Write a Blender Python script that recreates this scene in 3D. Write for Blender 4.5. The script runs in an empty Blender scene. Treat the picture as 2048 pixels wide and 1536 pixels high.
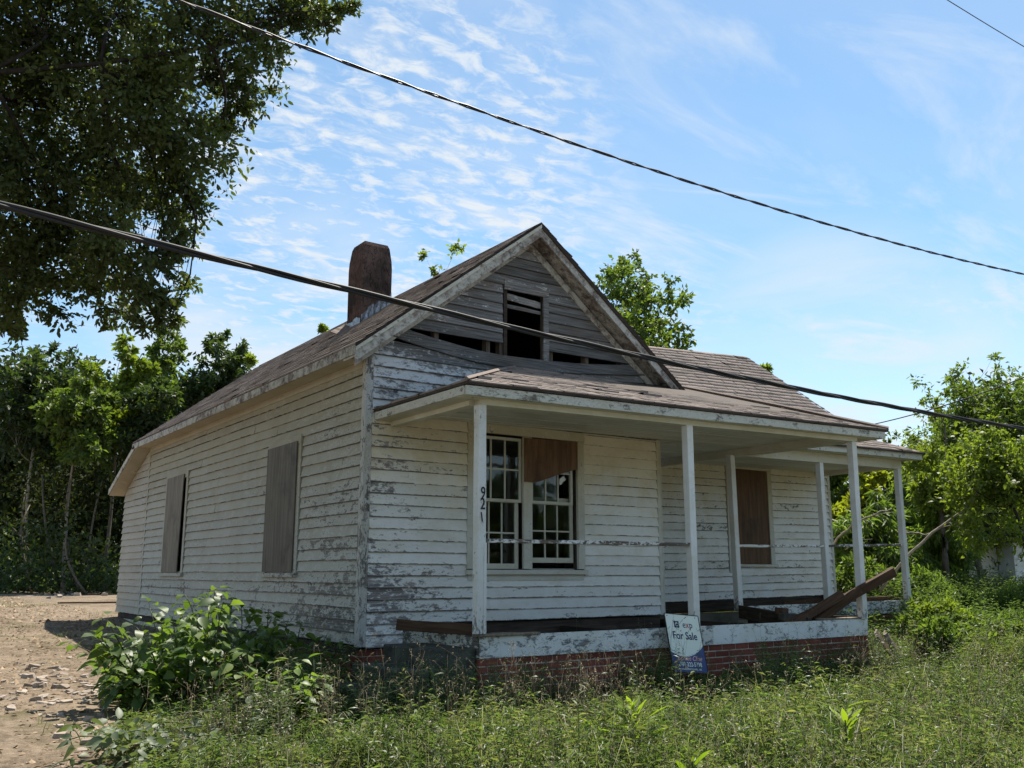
import bpy, math, random
import numpy as np
from mathutils import Vector, Matrix

# ------------------------------------------------------------------ camera, sky, sun, exposure
SC = bpy.context.scene
COL = SC.collection
F_PX, CX, CY = 1865.0, 1024.0, 768.0            # calibrated on the 2048 x 1536 photograph
PITCH = math.atan(378 / F_PX)
YAW = math.radians(35.0)                         # camera heading, measured from +Y towards +X
cam = bpy.data.cameras.new('camera')
cam.sensor_fit = 'HORIZONTAL'; cam.sensor_width = 36.0
cam.lens = 36.0 * F_PX / 2048.0
cam.clip_start = 0.05; cam.clip_end = 3000
camo = bpy.data.objects.new('camera', cam); COL.objects.link(camo)
camo.location = (0, 0, 0)                        # eye level is z = 0, the yard lies about 1.2 m below
camo.rotation_euler = (math.pi / 2 + PITCH, 0, -YAW)
SC.camera = camo
SC.view_settings.view_transform = 'Standard'
SC.view_settings.look = 'None'
SC.view_settings.gamma = 1.0
SC.view_settings.use_curve_mapping = False
SC.view_settings.exposure = 0.84

SUN = Vector((0.42, 0.28, 1.0)).normalized()
SKY_STRENGTH = 0.098
w = bpy.data.worlds.new('World'); SC.world = w; w.use_nodes = True
nt = w.node_tree; nt.nodes.clear()
def wn(t, **k):
    n = nt.nodes.new(t)
    for a, b in k.items(): setattr(n, a, b)
    return n
sky = wn('ShaderNodeTexSky', sky_type='NISHITA', sun_disc=False)
sky.sun_elevation = math.asin(SUN.z); sky.sun_rotation = math.atan2(SUN.x, SUN.y)
sky.air_density = 1.0; sky.dust_density = 0.35; sky.ozone_density = 1.5; sky.altitude = 200
tc = wn('ShaderNodeTexCoord'); sep = wn('ShaderNodeSeparateXYZ')
nt.links.new(tc.outputs['Generated'], sep.inputs[0])
def wmath(op, a, b=None, clamp=False):
    n = wn('ShaderNodeMath', operation=op, use_clamp=clamp)
    for i, v in enumerate((a, b)):
        if v is None: continue
        if isinstance(v, (int, float)): n.inputs[i].default_value = v
        else: nt.links.new(v, n.inputs[i])
    return n.outputs[0]
zz = wmath('ADD', wmath('MAXIMUM', sep.outputs[2], 0.0), 0.10)
comb = wn('ShaderNodeCombineXYZ')
nt.links.new(wmath('DIVIDE', sep.outputs[0], zz), comb.inputs[0])
nt.links.new(wmath('DIVIDE', sep.outputs[1], zz), comb.inputs[1])
def wnoise(scale, detail, rough, dist, rot=0, stretch=(1, 1, 1), off=(0, 0, 0)):
    m = wn('ShaderNodeMapping'); m.inputs['Rotation'].default_value = (0, 0, rot)
    m.inputs['Scale'].default_value = stretch; m.inputs['Location'].default_value = off
    nt.links.new(comb.outputs[0], m.inputs[0])
    n = wn('ShaderNodeTexNoise'); n.inputs['Scale'].default_value = scale
    n.inputs['Detail'].default_value = detail; n.inputs['Roughness'].default_value = rough
    n.inputs['Distortion'].default_value = dist
    nt.links.new(m.outputs[0], n.inputs['Vector']); return n.outputs[0]
def wramp(v, a, b):
    n = wn('ShaderNodeMapRange', interpolation_type='SMOOTHSTEP')
    n.inputs[1].default_value = a; n.inputs[2].default_value = b
    nt.links.new(v, n.inputs[0]); return n.outputs[0]
veil = wramp(wnoise(0.55, 6, 0.55, 0.6, 0.6, (1, 1.9, 1), (3.1, 1.2, 0)), 0.40, 0.80)
wisp = wramp(wnoise(1.5, 10, 0.62, 0.9, 0.75, (0.7, 2.2, 1), (0.4, 5.0, 0)), 0.43, 0.80)
cell = wramp(wnoise(17.0, 6, 0.62, 0.45, 0.45, (0.80, 1.25, 1), (1, 2, 0)), 0.42, 0.68)
cmask = wramp(wnoise(0.8, 3, 0.5, 0.3, 0.2, (1, 1, 1), (7.7, 0.7, 0)), 0.44, 0.60)
def wdot(px, py, a, b):          # a patch of cloud around one direction of the sky
    r = _ray(px, py); n = wn('ShaderNodeVectorMath', operation='DOT_PRODUCT'); nt.links.new(tc.outputs['Generated'], n.inputs[0]); n.inputs[1].default_value = r
    return wramp(n.outputs['Value'], a, b)
def _ray(x, y):
    f = Vector((math.sin(YAW) * math.cos(PITCH), math.cos(YAW) * math.cos(PITCH), math.sin(PITCH))); rt = Vector((math.cos(YAW), -math.sin(YAW), 0)); up = rt.cross(f)
    return (f + rt * (x - CX) / F_PX + up * (CY - y) / F_PX).normalized()
cmask = wmath('MAXIMUM', wmath('MULTIPLY', cmask, .55), wmath('MAXIMUM', wdot(800, 330, .965, .992), wdot(560, 480, .975, .995)))
bank = wmath('MULTIPLY', wramp(wnoise(1.1, 7, 0.58, 0.5, 0.2, (1, 1, 1), (2.2, 8.1, 0)), .36, .66), wmath('MAXIMUM', wdot(540, 620, .980, .997), wmath('MAXIMUM', wdot(1680, 800, .978, .997), wmath('MULTIPLY', wdot(900, 30, .965, .997), .5))))
c1 = wmath('MAXIMUM', wmath('MULTIPLY', veil, 0.34), wmath('MULTIPLY', wisp, 0.90))
c2 = wmath('MULTIPLY', wmath('MULTIPLY', cell, cmask), 0.85)
cloud = wmath('ADD', wmath('MULTIPLY', c1, wmath('SUBTRACT', 1.0, wmath('MULTIPLY', c2, 0.5))), c2, True)
hor = wramp(sep.outputs[2], 0.30, 0.02)
cloud = wmath('MAXIMUM', cloud, wmath('MULTIPLY', bank, .80))
cloud = wmath('ADD', cloud, wmath('MULTIPLY', hor, 0.20), True)
mixc = wn('ShaderNodeMix', data_type='RGBA')
nt.links.new(cloud, mixc.inputs['Factor'])
gam = wn('ShaderNodeHueSaturation'); gam.inputs['Saturation'].default_value = 1.10; gam.inputs['Hue'].default_value = .488
nt.links.new(sky.outputs[0], gam.inputs['Color'])
nt.links.new(gam.outputs[0], mixc.inputs[6])
mixc.inputs[7].default_value = (4.6, 5.0, 5.4, 1)
bg = wn('ShaderNodeBackground'); bg.inputs['Strength'].default_value = SKY_STRENGTH
nt.links.new(mixc.outputs[2], bg.inputs[0])
wo = wn('ShaderNodeOutputWorld'); nt.links.new(bg.outputs[0], wo.inputs[0])

sl = bpy.data.lights.new('sun', 'SUN'); sl.energy = 5.0; sl.angle = math.radians(0.53); sl.color = (1.0, 0.94, 0.84)
so = bpy.data.objects.new('sun', sl); COL.objects.link(so); so.location = (20, 20, 40)
so.rotation_euler = (-SUN).to_track_quat('-Z', 'Y').to_euler()

# ------------------------------------------------------------------ pixel helpers (directions only; depth from planes)
_F = np.array([math.sin(YAW) * math.cos(PITCH), math.cos(YAW) * math.cos(PITCH), math.sin(PITCH)])
_R = np.array([math.cos(YAW), -math.sin(YAW), 0.0]); _U = np.cross(_R, _F)
_H = np.array([math.sin(YAW), math.cos(YAW), 0.0])
def ray(x, y): return _F + _R * (x - CX) / F_PX + _U * (CY - y) / F_PX
def onY(x, y, Y): r = ray(x, y); return r * Y / r[1]
def onX(x, y, X): r = ray(x, y); return r * X / r[0]
def onD(x, y, d): r = ray(x, y); return r * d / (r @ _H)

R = random.Random(11)
NR = np.random.default_rng(5)

# ------------------------------------------------------------------ materials
def new_mat(name):
    m = bpy.data.materials.new(name); m.use_nodes = True
    t = m.node_tree; t.nodes.clear()
    o = t.nodes.new('ShaderNodeOutputMaterial'); b = t.nodes.new('ShaderNodeBsdfPrincipled')
    t.links.new(b.outputs[0], o.inputs[0])
    return m, t, b, o
class G:
    """tiny node helper"""
    def __init__(s, t): s.t = t
    def n(s, typ, **k):
        x = s.t.nodes.new(typ)
        for a, b in k.items(): setattr(x, a, b)
        return x
    def set(s, sock, v):
        if isinstance(v, bpy.types.NodeSocket): s.t.links.new(v, sock)
        elif isinstance(v, (tuple, list)) and len(v) == 3 and sock.type == 'RGBA': sock.default_value = (*v, 1)
        else: sock.default_value = v
    def pos(s): return s.n('ShaderNodeNewGeometry').outputs['Position']
    def obj(s): return s.n('ShaderNodeTexCoord').outputs['Object']
    def rnd(s): return s.n('ShaderNodeObjectInfo').outputs['Random']
    def attr(s, nm): return s.n('ShaderNodeAttribute', attribute_name=nm).outputs['Fac']
    def map(s, v, sc=(1, 1, 1), loc=(0, 0, 0), rot=(0, 0, 0)):
        m = s.n('ShaderNodeMapping'); s.set(m.inputs[0], v)
        m.inputs['Scale'].default_value = sc; m.inputs['Location'].default_value = loc; m.inputs['Rotation'].default_value = rot
        return m.outputs[0]
    def addv(s, a, b):
        m = s.n('ShaderNodeVectorMath', operation='ADD'); s.set(m.inputs[0], a); s.set(m.inputs[1], b); return m.outputs[0]
    def noise(s, v, scale, detail=5, rough=.55, dist=0):
        m = s.n('ShaderNodeTexNoise'); s.set(m.inputs['Vector'], v)
        m.inputs['Scale'].default_value = scale; m.inputs['Detail'].default_value = detail
        m.inputs['Roughness'].default_value = rough; m.inputs['Distortion'].default_value = dist
        return m.outputs[0]
    def vor(s, v, scale, feat='F1'):
        m = s.n('ShaderNodeTexVoronoi', feature=feat); s.set(m.inputs['Vector'], v); m.inputs['Scale'].default_value = scale
        return m.outputs[0]
    def math(s, op, a, b=0.0, clamp=False):
        m = s.n('ShaderNodeMath', operation=op, use_clamp=clamp); s.set(m.inputs[0], a); s.set(m.inputs[1], b); return m.outputs[0]
    def ramp(s, v, a, b, lo=0.0, hi=1.0):
        m = s.n('ShaderNodeMapRange', interpolation_type='SMOOTHSTEP'); s.set(m.inputs[0], v)
        m.inputs[1].default_value = a; m.inputs[2].default_value = b; m.inputs[3].default_value = lo; m.inputs[4].default_value = hi
        return m.outputs[0]
    def mix(s, f, a, b):
        m = s.n('ShaderNodeMix', data_type='RGBA'); s.set(m.inputs['Factor'], f); s.set(m.inputs[6], a); s.set(m.inputs[7], b); return m.outputs[2]
    def mul(s, a, b, f=1.0):
        m = s.n('ShaderNodeMix', data_type='RGBA', blend_type='MULTIPLY'); s.set(m.inputs['Factor'], f); s.set(m.inputs[6], a); s.set(m.inputs[7], b); return m.outputs[2]
    def gray(s, v):
        m = s.n('ShaderNodeCombineColor')
        for i in range(3): s.set(m.inputs[i], v)
        return m.outputs[0]
    def bump(s, h, st, dist=.01, nrm=None):
        m = s.n('ShaderNodeBump'); s.set(m.inputs['Height'], h); m.inputs['Strength'].default_value = st; m.inputs['Distance'].default_value = dist
        if nrm: s.set(m.inputs['Normal'], nrm)
        return m.outputs[0]
    def xyz(s, v):
        m = s.n('ShaderNodeSeparateXYZ'); s.set(m.inputs[0], v); return m.outputs

def peeling(name, paint=(.70, .69, .64), wood=(.20, .185, .165), thr=.42, soft=.03, along='h', bias=None, stain=None, dirt=.35, grime=(.33, .29, .22)):
    """weathered paint over bare wood. along: 'h' boards run level, 'v' upright, 'any' isotropic"""
    m, t, b, o = new_mat(name); g = G(t)
    p = g.pos(); rn = g.rnd()
    off = g.n('ShaderNodeCombineXYZ'); g.set(off.inputs[0], g.math('MULTIPLY', rn, 37.0)); g.set(off.inputs[2], g.math('MULTIPLY', rn, 91.0))
    q = g.addv(p, off.outputs[0])
    st = {'h': (1, 1, 2.1), 'v': (2.1, 2.1, 1), 'any': (1, 1, 1)}[along]
    sg = {'h': (1.2, 1.2, 45), 'v': (45, 45, 1.2), 'any': (8, 8, 8)}[along]
    big = g.noise(g.map(p, st), 1.7, 6, .6, .4)
    mid = g.noise(g.map(q, st), 8.5, 8, .68, .5)
    fine = g.noise(g.map(q, st), 30, 6, .7, .3)
    val = g.math('ADD', g.math('ADD', g.math('MULTIPLY', big, .26), g.math('MULTIPLY', mid, .48)), g.math('MULTIPLY', fine, .26))
    val = g.math('ADD', val, g.math('MULTIPLY', g.math('SUBTRACT', rn, .5), .07))
    if bias: val = g.math('ADD', val, bias(g, p))
    lap = g.math('MULTIPLY', g.ramp(g.attr('edge'), .90, 1.0), g.ramp(g.noise(g.map(q, (1, 1, .2)), 5, 5, .6), .25, .55))   # paint fails along the lower edge; lap shadow line darkened into the wood
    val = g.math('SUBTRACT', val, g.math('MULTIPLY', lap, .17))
    mask = g.ramp(val, thr - soft, thr + soft)                     # 1 = paint kept
    grain = g.noise(g.map(q, sg), 2.0, 6, .62, .25)
    wc = g.mix(g.ramp(grain, .3, .72), tuple(c * .45 for c in wood), tuple(min(1, c * 1.55) for c in wood))
    wc = g.mix(g.math('MULTIPLY', g.ramp(g.noise(q, 2.4, 4), .5, .75), .35), wc, tuple(c * f for c, f in zip(wood, (1.25, .85, .55))))
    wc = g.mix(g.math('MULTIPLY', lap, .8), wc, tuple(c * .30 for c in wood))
    wc = g.mul(wc, g.gray(g.math('ADD', .70, g.math('MULTIPLY', rn, .6))))
    hairline = g.ramp(g.noise(g.map(q, sg), 5.0, 5, .7), .30, .40)
    pc = g.mix(g.ramp(g.noise(g.map(p, (1, 1, 1.6)), 2.1, 7, .65, .6), .38, .74), paint, tuple(c * f for c, f in zip(paint, (.86, .83, .76))))
    pc = g.mix(g.math('MULTIPLY', g.ramp(g.noise(g.map(q, (2, 2, 6)), 7, 7, .7), .52, .78), dirt), pc, grime)
    pc = g.mix(g.math('MULTIPLY', g.math('SUBTRACT', 1.0, hairline), .5), pc, tuple(c * .5 for c in wood))
    pc = g.mul(pc, g.gray(g.math('ADD', .90, g.math('MULTIPLY', rn, .12))))
    if stain: pc = stain(g, p, q, pc)
    edge = g.math('MULTIPLY', g.ramp(val, thr + soft, thr + soft * 2.2, 1, 0), mask)
    pc = g.mix(g.math('MULTIPLY', edge, .25), pc, (.8, .78, .72))
    g.set(b.inputs['Base Color'], g.mix(mask, wc, pc))
    g.set(b.inputs['Roughness'], g.ramp(mask, 0, 1, .85, .62))
    b.inputs['Specular IOR Level'].default_value = .25
    h = g.math('ADD', g.math('MULTIPLY', mask, .6), g.math('MULTIPLY', grain, .35))
    g.set(b.inputs['Normal'], g.bump(h, .55, .004))
    return m

def tan_top(g, p, q, pc, z0=.5, z1=1.5, amt=.70, col=(.46, .385, .25)):
    z = g.xyz(p)[2]
    run = g.noise(g.map(p, (1.3, 1.3, .5)), 2.6, 7, .62, .5)
    f = g.math('MULTIPLY', g.ramp(g.math('ADD', z, g.math('MULTIPLY', g.math('SUBTRACT', run, .5), 1.7)), z0, z1), amt)
    return g.mix(f, pc, g.mul(pc, tuple(min(1.0, c * 1.9) for c in col)))

def b_front(g, p):      # more bare wood towards the house corner and along the lowest boards
    s = g.xyz(p); a = g.ramp(s[0], 4.3, 6.2, -.062, .035)
    return g.math('ADD', a, g.ramp(s[2], -.75, .35, -.030, .03))
def b_side(g, p):
    s = g.xyz(p); a = g.ramp(s[1], 8.8, 12.5, -.045, .03)
    return g.math('ADD', a, g.ramp(s[2], -.8, 1.2, -.045, .035))
def b_gable(g, p):
    s = g.xyz(p); a = g.ramp(s[2], 1.95, 2.75, .062, -.015)
    return g.math('ADD', a, g.ramp(s[0], 4.4, 6.2, .03, -.03))

M = {}
M['front'] = peeling('paint_front_clapboard', paint=(.80, .80, .77), wood=(.29, .27, .26), thr=.43, dirt=.40, bias=b_front, stain=tan_top)
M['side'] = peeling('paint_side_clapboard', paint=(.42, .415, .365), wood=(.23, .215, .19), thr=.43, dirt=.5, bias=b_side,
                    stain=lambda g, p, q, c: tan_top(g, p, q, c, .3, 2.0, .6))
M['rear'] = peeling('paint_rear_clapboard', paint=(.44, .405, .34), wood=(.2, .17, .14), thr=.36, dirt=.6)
M['gable'] = peeling('bare_gable_clapboard', paint=(.60, .62, .64), wood=(.165, .158, .152), thr=.555, soft=.05, bias=b_gable, dirt=.45, grime=(.22, .2, .18))
M['wing'] = peeling('paint_wing_clapboard', paint=(.80, .80, .78), thr=.41, dirt=.40, stain=lambda g, p, q, c: tan_top(g, p, q, c, .8, 1.8, .7))
M['trim_h'] = peeling('paint_level_trim', paint=(.60, .59, .53), thr=.40, stain=lambda g, p, q, c: tan_top(g, p, q, c, .6, 1.4, .7))
M['trim_v'] = peeling('paint_upright_trim', paint=(.58, .575, .52), thr=.41, along='v', stain=lambda g, p, q, c: tan_top(g, p, q, c, .6, 1.5, .7))
M['corner'] = peeling('paint_corner_board', paint=(.50, .49, .45), wood=(.22, .2, .18), thr=.46, along='v')
M['post'] = peeling('paint_post', paint=(.76, .76, .74), wood=(.3, .29, .27), thr=.385, along='v', dirt=.25, bias=lambda g, p: g.ramp(g.xyz(p)[2], -.56, -.15, -.10, .0))
M['band'] = peeling('paint_porch_band', paint=(.80, .81, .79), wood=(.27, .27, .27), thr=.455, dirt=.15)
M['band_old'] = peeling('paint_old_band', paint=(.55, .56, .5), wood=(.17, .165, .14), thr=.47, dirt=.5)
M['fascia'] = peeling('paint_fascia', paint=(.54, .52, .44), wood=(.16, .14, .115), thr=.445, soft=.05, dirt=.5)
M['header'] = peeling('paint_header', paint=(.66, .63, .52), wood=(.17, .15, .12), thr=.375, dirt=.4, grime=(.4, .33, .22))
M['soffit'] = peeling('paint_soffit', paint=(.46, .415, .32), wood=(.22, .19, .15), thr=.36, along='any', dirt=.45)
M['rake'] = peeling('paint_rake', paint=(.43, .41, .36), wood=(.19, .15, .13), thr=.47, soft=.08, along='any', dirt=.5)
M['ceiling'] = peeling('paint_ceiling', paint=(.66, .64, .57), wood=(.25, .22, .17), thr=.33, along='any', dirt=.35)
M['rail'] = peeling('paint_rail', paint=(.76, .76, .74), wood=(.16, .13, .11), thr=.50, soft=.02, dirt=.1)
M['muntin'] = peeling('paint_sash', paint=(.56, .55, .47), thr=.33, along='any', dirt=.3)

def woodmat(name, c, along=(1, 14, 14), rough=.8, var=.45):
    m, t, b, o = new_mat(name); g = G(t); p = g.obj(); rn = g.rnd()
    off = g.n('ShaderNodeCombineXYZ'); g.set(off.inputs[0], g.math('MULTIPLY', rn, 41.0)); g.set(off.inputs[1], g.math('MULTIPLY', rn, 17.0))
    q = g.addv(p, off.outputs[0])
    n1 = g.noise(g.map(q, along), 2.2, 7, .65, .4); n2 = g.noise(q, 2.5, 5, .6)
    c1 = g.mix(g.ramp(n1, .3, .72), tuple(x * (1 - var) for x in c), tuple(min(1, x * (1 + var)) for x in c))
    c1 = g.mix(g.math('MULTIPLY', g.ramp(n2, .5, .72), .6), c1, tuple(x * .4 for x in c))
    c1 = g.mul(c1, g.gray(g.math('ADD', .75, g.math('MULTIPLY', rn, .5))))
    g.set(b.inputs['Base Color'], c1); b.inputs['Roughness'].default_value = rough; b.inputs['Specular IOR Level'].default_value = .2
    g.set(b.inputs['Normal'], g.bump(n1, .5, .004))
    return m
M['dark_wood'] = woodmat('rotted_dark_timber', (.055, .04, .03))
M['brown_wood'] = woodmat('brown_lumber', (.085, .048, .029))
M['grey_wood'] = woodmat('grey_lumber', (.23, .19, .14), along=(12, 12, 1))
M['stud'] = woodmat('stud_wood', (.12, .095, .07), along=(14, 14, 1))
M['ply'] = woodmat('brown_plywood', (.135, .072, .037), along=(9, 9, .8), rough=.6, var=.34)
M['ply_grey'] = woodmat('grey_brown_plywood', (.165, .143, .115), along=(11, 11, .6), rough=.7, var=.3)
M['bark'] = woodmat('bark', (.11, .09, .07), along=(9, 9, 2))
M['pale_bark'] = woodmat('pale_bark', (.34, .29, .23), along=(5, 5, 5), var=.3)
M['sap_bark'] = woodmat('sapling_bark', (.15, .125, .10), along=(5, 5, 5), var=.3)
M['dark_bark'] = woodmat('dark_bark', (.045, .037, .03), along=(9, 9, 2))

def plain(name, c, rough=.7, spec=.3, metal=0.0, nscale=0, namt=.3):
    m, t, b, o = new_mat(name); g = G(t)
    if nscale:
        n = g.noise(g.pos(), nscale, 6, .65)
        g.set(b.inputs['Base Color'], g.mix(g.ramp(n, .3, .7), tuple(x * (1 - namt) for x in c), tuple(min(1, x * (1 + namt)) for x in c)))
        g.set(b.inputs['Normal'], g.bump(n, .4, .006))
    else: b.inputs['Base Color'].default_value = (*c, 1)
    b.inputs['Roughness'].default_value = rough; b.inputs['Specular IOR Level'].default_value = spec; b.inputs['Metallic'].default_value = metal
    return m
M['mortar'] = plain('mortar', (.52, .47, .38), .95, .1, nscale=14)
M['concrete'] = plain('mossy_concrete', (.075, .075, .060), .95, .1, nscale=6, namt=.5)
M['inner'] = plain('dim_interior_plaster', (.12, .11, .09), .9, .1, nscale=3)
M['cable'] = plain('black_cable', (.025, .024, .024), .62, .25)
M['wire'] = plain('dark_wire', (.035, .033, .032), .5, .3)
M['flash'] = plain('tin_flashing', (.33, .33, .34), .4, .5, .7, nscale=20, namt=.5)
M['sign_white'] = plain('sign_cream', (.80, .82, .70), .45, .4)
M['sign_blue'] = plain('sign_blue', (.022, .045, .17), .4, .4)
M['sign_navy'] = plain('sign_navy', (.02, .025, .09), .5, .3)
M['sign_red'] = plain('sign_red', (.60, .12, .08), .5, .3)
M['sign_pink'] = plain('sign_pink', (.80, .42, .36), .5, .3)
M['black'] = plain('black_paint', (.012, .012, .013), .5, .3)
M['pane_white'] = plain('matte_white', (.75, .75, .73), .8, .1)
M['shed_wall'] = plain('shed_siding', (.60, .57, .47), .7, .2, nscale=3, namt=.08)
M['shed_white'] = plain('shed_white_siding', (.70, .71, .70), .7, .2, nscale=3, namt=.08)
M['shed_roof'] = plain('shed_roof', (.06, .058, .062), .9, .1, nscale=20)

m, t, b, o = new_mat('brick_red'); g = G(t); rn = g.rnd(); p = g.pos()
c = g.mix(rn, (.165, .050, .036), (.29, .090, .062))
n = g.noise(p, 34, 6, .7); n2 = g.noise(p, 5, 5, .6)
c = g.mix(g.math('MULTIPLY', g.ramp(n, .45, .75), .6), c, (.075, .025, .02))
c = g.mix(g.math('MULTIPLY', g.ramp(n2, .55, .8), .45), c, (.20, .15, .11))
g.set(b.inputs['Base Color'], c); b.inputs['Roughness'].default_value = .9; b.inputs['Specular IOR Level'].default_value = .15
g.set(b.inputs['Normal'], g.bump(n, .5, .004)); M['brick'] = m

m, t, b, o = new_mat('asphalt_shingle'); g = G(t); p = g.pos(); rn = g.attr('rnd')
c = g.mix(rn, (.165, .122, .099), (.32, .248, .205))
n = g.noise(p, 150, 2, .6); n2 = g.noise(p, 1.6, 6, .6, .4)
c = g.mix(g.math('MULTIPLY', g.ramp(n, .42, .68), .55), c, (.40, .32, .265))
c = g.mix(g.math('MULTIPLY', g.ramp(n2, .48, .75), .45), c, (.10, .075, .065))
g.set(b.inputs['Base Color'], c); b.inputs['Roughness'].default_value = .8; b.inputs['Specular IOR Level'].default_value = .35
g.set(b.inputs['Normal'], g.bump(n, .6, .004)); M['shingle'] = m

m, t, b, o = new_mat('chimney_stucco'); g = G(t); p = g.pos()
n2 = g.noise(p, 2.2, 7, .65, .5); n = g.noise(p, 18, 6, .65)
c = g.mix(g.ramp(n2, .35, .68), (.065, .047, .040), (.205, .125, .10))
crk = g.ramp(g.vor(g.addv(g.map(p, (1, 1, .8)), g.n('ShaderNodeTexNoise').outputs['Color']), 3.4, 'DISTANCE_TO_EDGE'), .0, .05)
c = g.mix(g.math('MULTIPLY', g.math('SUBTRACT', 1.0, crk), .8), c, (.035, .018, .014))
g.set(b.inputs['Base Color'], c); b.inputs['Roughness'].default_value = .95; b.inputs['Specular IOR Level'].default_value = .1
g.set(b.inputs['Normal'], g.bump(g.math('ADD', n, crk), .6, .01)); M['chimney'] = m

m, t, b, o = new_mat('window_glass'); g = G(t)
b.inputs['Base Color'].default_value = (.62, .68, .66, 1); b.inputs['Roughness'].default_value = .03
b.inputs['Transmission Weight'].default_value = 1.0; b.inputs['IOR'].default_value = 1.5
g.set(b.inputs['Normal'], g.bump(g.noise(g.pos(), 3.5, 2), .05, .02)); M['glass'] = m

def leafmat(name, c1, c2, trans=.38, tcol=None, rough=.5, spec=.3):
    m, t, b, o = new_mat(name); g = G(t); r = g.attr('rnd')
    if name.endswith('_single'): r = g.rnd()
    c = g.mix(r, c1, c2)
    c = g.mul(c, g.gray(g.ramp(g.noise(g.pos(), 1.1, 3), .3, .7, .78, 1.22)))
    g.set(b.inputs['Base Color'], c); b.inputs['Roughness'].default_value = rough; b.inputs['Specular IOR Level'].default_value = spec
    tr = g.n('ShaderNodeBsdfTranslucent')
    tcol = tcol or (1.75, 1.95, .60)
    g.set(tr.inputs[0], g.mul(c, (1, 1, 1)) if False else g.mixmul(c, tcol))
    mx = g.n('ShaderNodeMixShader'); mx.inputs[0].default_value = trans
    t.links.new(b.outputs[0], mx.inputs[1]); t.links.new(tr.outputs[0], mx.inputs[2]); t.links.new(mx.outputs[0], o.inputs[0])
    return m
def _mixmul(s, c, f):
    m = s.n('ShaderNodeVectorMath', operation='MULTIPLY'); s.set(m.inputs[0], c); m.inputs[1].default_value = f; return m.outputs[0]
G.mixmul = _mixmul
M['oak'] = leafmat('oak_leaf', (.038, .054, .021), (.100, .118, .040), .38)
M['woodleaf'] = leafmat('woodland_leaf', (.020, .027, .012), (.045, .056, .022), .22, rough=.8, spec=.1)
M['lightleaf'] = leafmat('light_leaf', (.09, .125, .026), (.18, .21, .04), .48)
M['midleaf'] = leafmat('mid_leaf', (.058, .092, .026), (.125, .16, .042), .45)
M['darkleaf'] = leafmat('dark_leaf', (.030, .050, .020), (.065, .090, .034), .35)
M['willowleaf'] = leafmat('willow_leaf', (.075, .12, .034), (.15, .20, .058), .45)
M['yellowleaf'] = leafmat('yellow_leaf', (.13, .16, .020), (.24, .24, .030), .5)
M['weed'] = leafmat('weed_leaf', (.036, .060, .022), (.165, .205, .080), .40, (1.45, 1.75, .65), rough=.45, spec=.36)
M['grass'] = leafmat('grass_blade', (.065, .09, .034), (.27, .27, .135), .38, (1.45, 1.6, .7), rough=.5, spec=.3)
M['dry'] = leafmat('dry_stalk', (.22, .17, .10), (.40, .34, .22), .2, (1, .9, .7))
M['bush_single'] = leafmat('bush_leaf_single', (.065, .115, .036), (.16, .215, .055), .40, rough=.45, spec=.35)
M['bush'] = leafmat('bush_leaf', (.06, .105, .034), (.14, .19, .05), .40, rough=.45, spec=.35)
M['wilt_single'] = leafmat('wilted_leaf_single', (.085, .11, .065), (.17, .20, .12), .25, rough=.5)
M['fern_single'] = leafmat('fern_leaf_single', (.115, .165, .022), (.18, .23, .03), .5)
M['litter'] = leafmat('leaf_litter', (.10, .065, .04), (.36, .27, .18), .1, (1, .9, .7), .8, .2)

m, t, b, o = new_mat('yard_ground'); g = G(t); p = g.pos(); s = g.xyz(p)
n1 = g.noise(p, .7, 8, .62, .3); n2 = g.noise(p, 9, 8, .7); n3 = g.noise(p, 60, 4, .7)
dirt = g.mix(g.ramp(g.math('ADD', g.math('MULTIPLY', n2, .6), g.math('MULTIPLY', n1, .4)), .36, .64), (.100, .074, .050), (.265, .208, .150))
dirt = g.mix(g.math('MULTIPLY', g.ramp(n3, .5, .7), .5), dirt, (.40, .31, .225))
soil = g.mix(g.ramp(n2, .3, .7), (.045, .042, .02), (.12, .11, .045))
e = g.math('ADD', g.math('ADD', s[0], g.math('MULTIPLY', g.math('SUBTRACT', n1, .5), 1.6)), g.math('MULTIPLY', s[1], -.16))
fx = g.math('MULTIPLY', g.ramp(e, .55, 1.1), g.ramp(s[1], 13.5, 11.0))
fx = g.math('MAXIMUM', fx, g.ramp(s[0], 9.0, 10.5))
grs = g.math('MULTIPLY', g.ramp(g.noise(p, 1.4, 6, .6), .53, .64), .55)
c = g.mix(g.math('MAXIMUM', fx, grs), dirt, soil)
g.set(b.inputs['Base Color'], c); b.inputs['Roughness'].default_value = .95; b.inputs['Specular IOR Level'].default_value = .1
g.set(b.inputs['Normal'], g.bump(g.math('ADD', n2, g.math('MULTIPLY', n3, .5)), .8, .03)); M['ground'] = m

m, t, b, o = new_mat('pale_stone'); g = G(t); p = g.pos(); rn = g.rnd()
c = g.mix(rn, (.22, .175, .135), (.40, .34, .285)); n = g.noise(p, 22, 6, .7)
c = g.mix(g.math('MULTIPLY', g.ramp(n, .45, .7), .5), c, (.24, .17, .12))
g.set(b.inputs['Base Color'], c); b.inputs['Roughness'].default_value = .95
g.set(b.inputs['Normal'], g.bump(n, .5, .01)); M['stone'] = m

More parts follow.
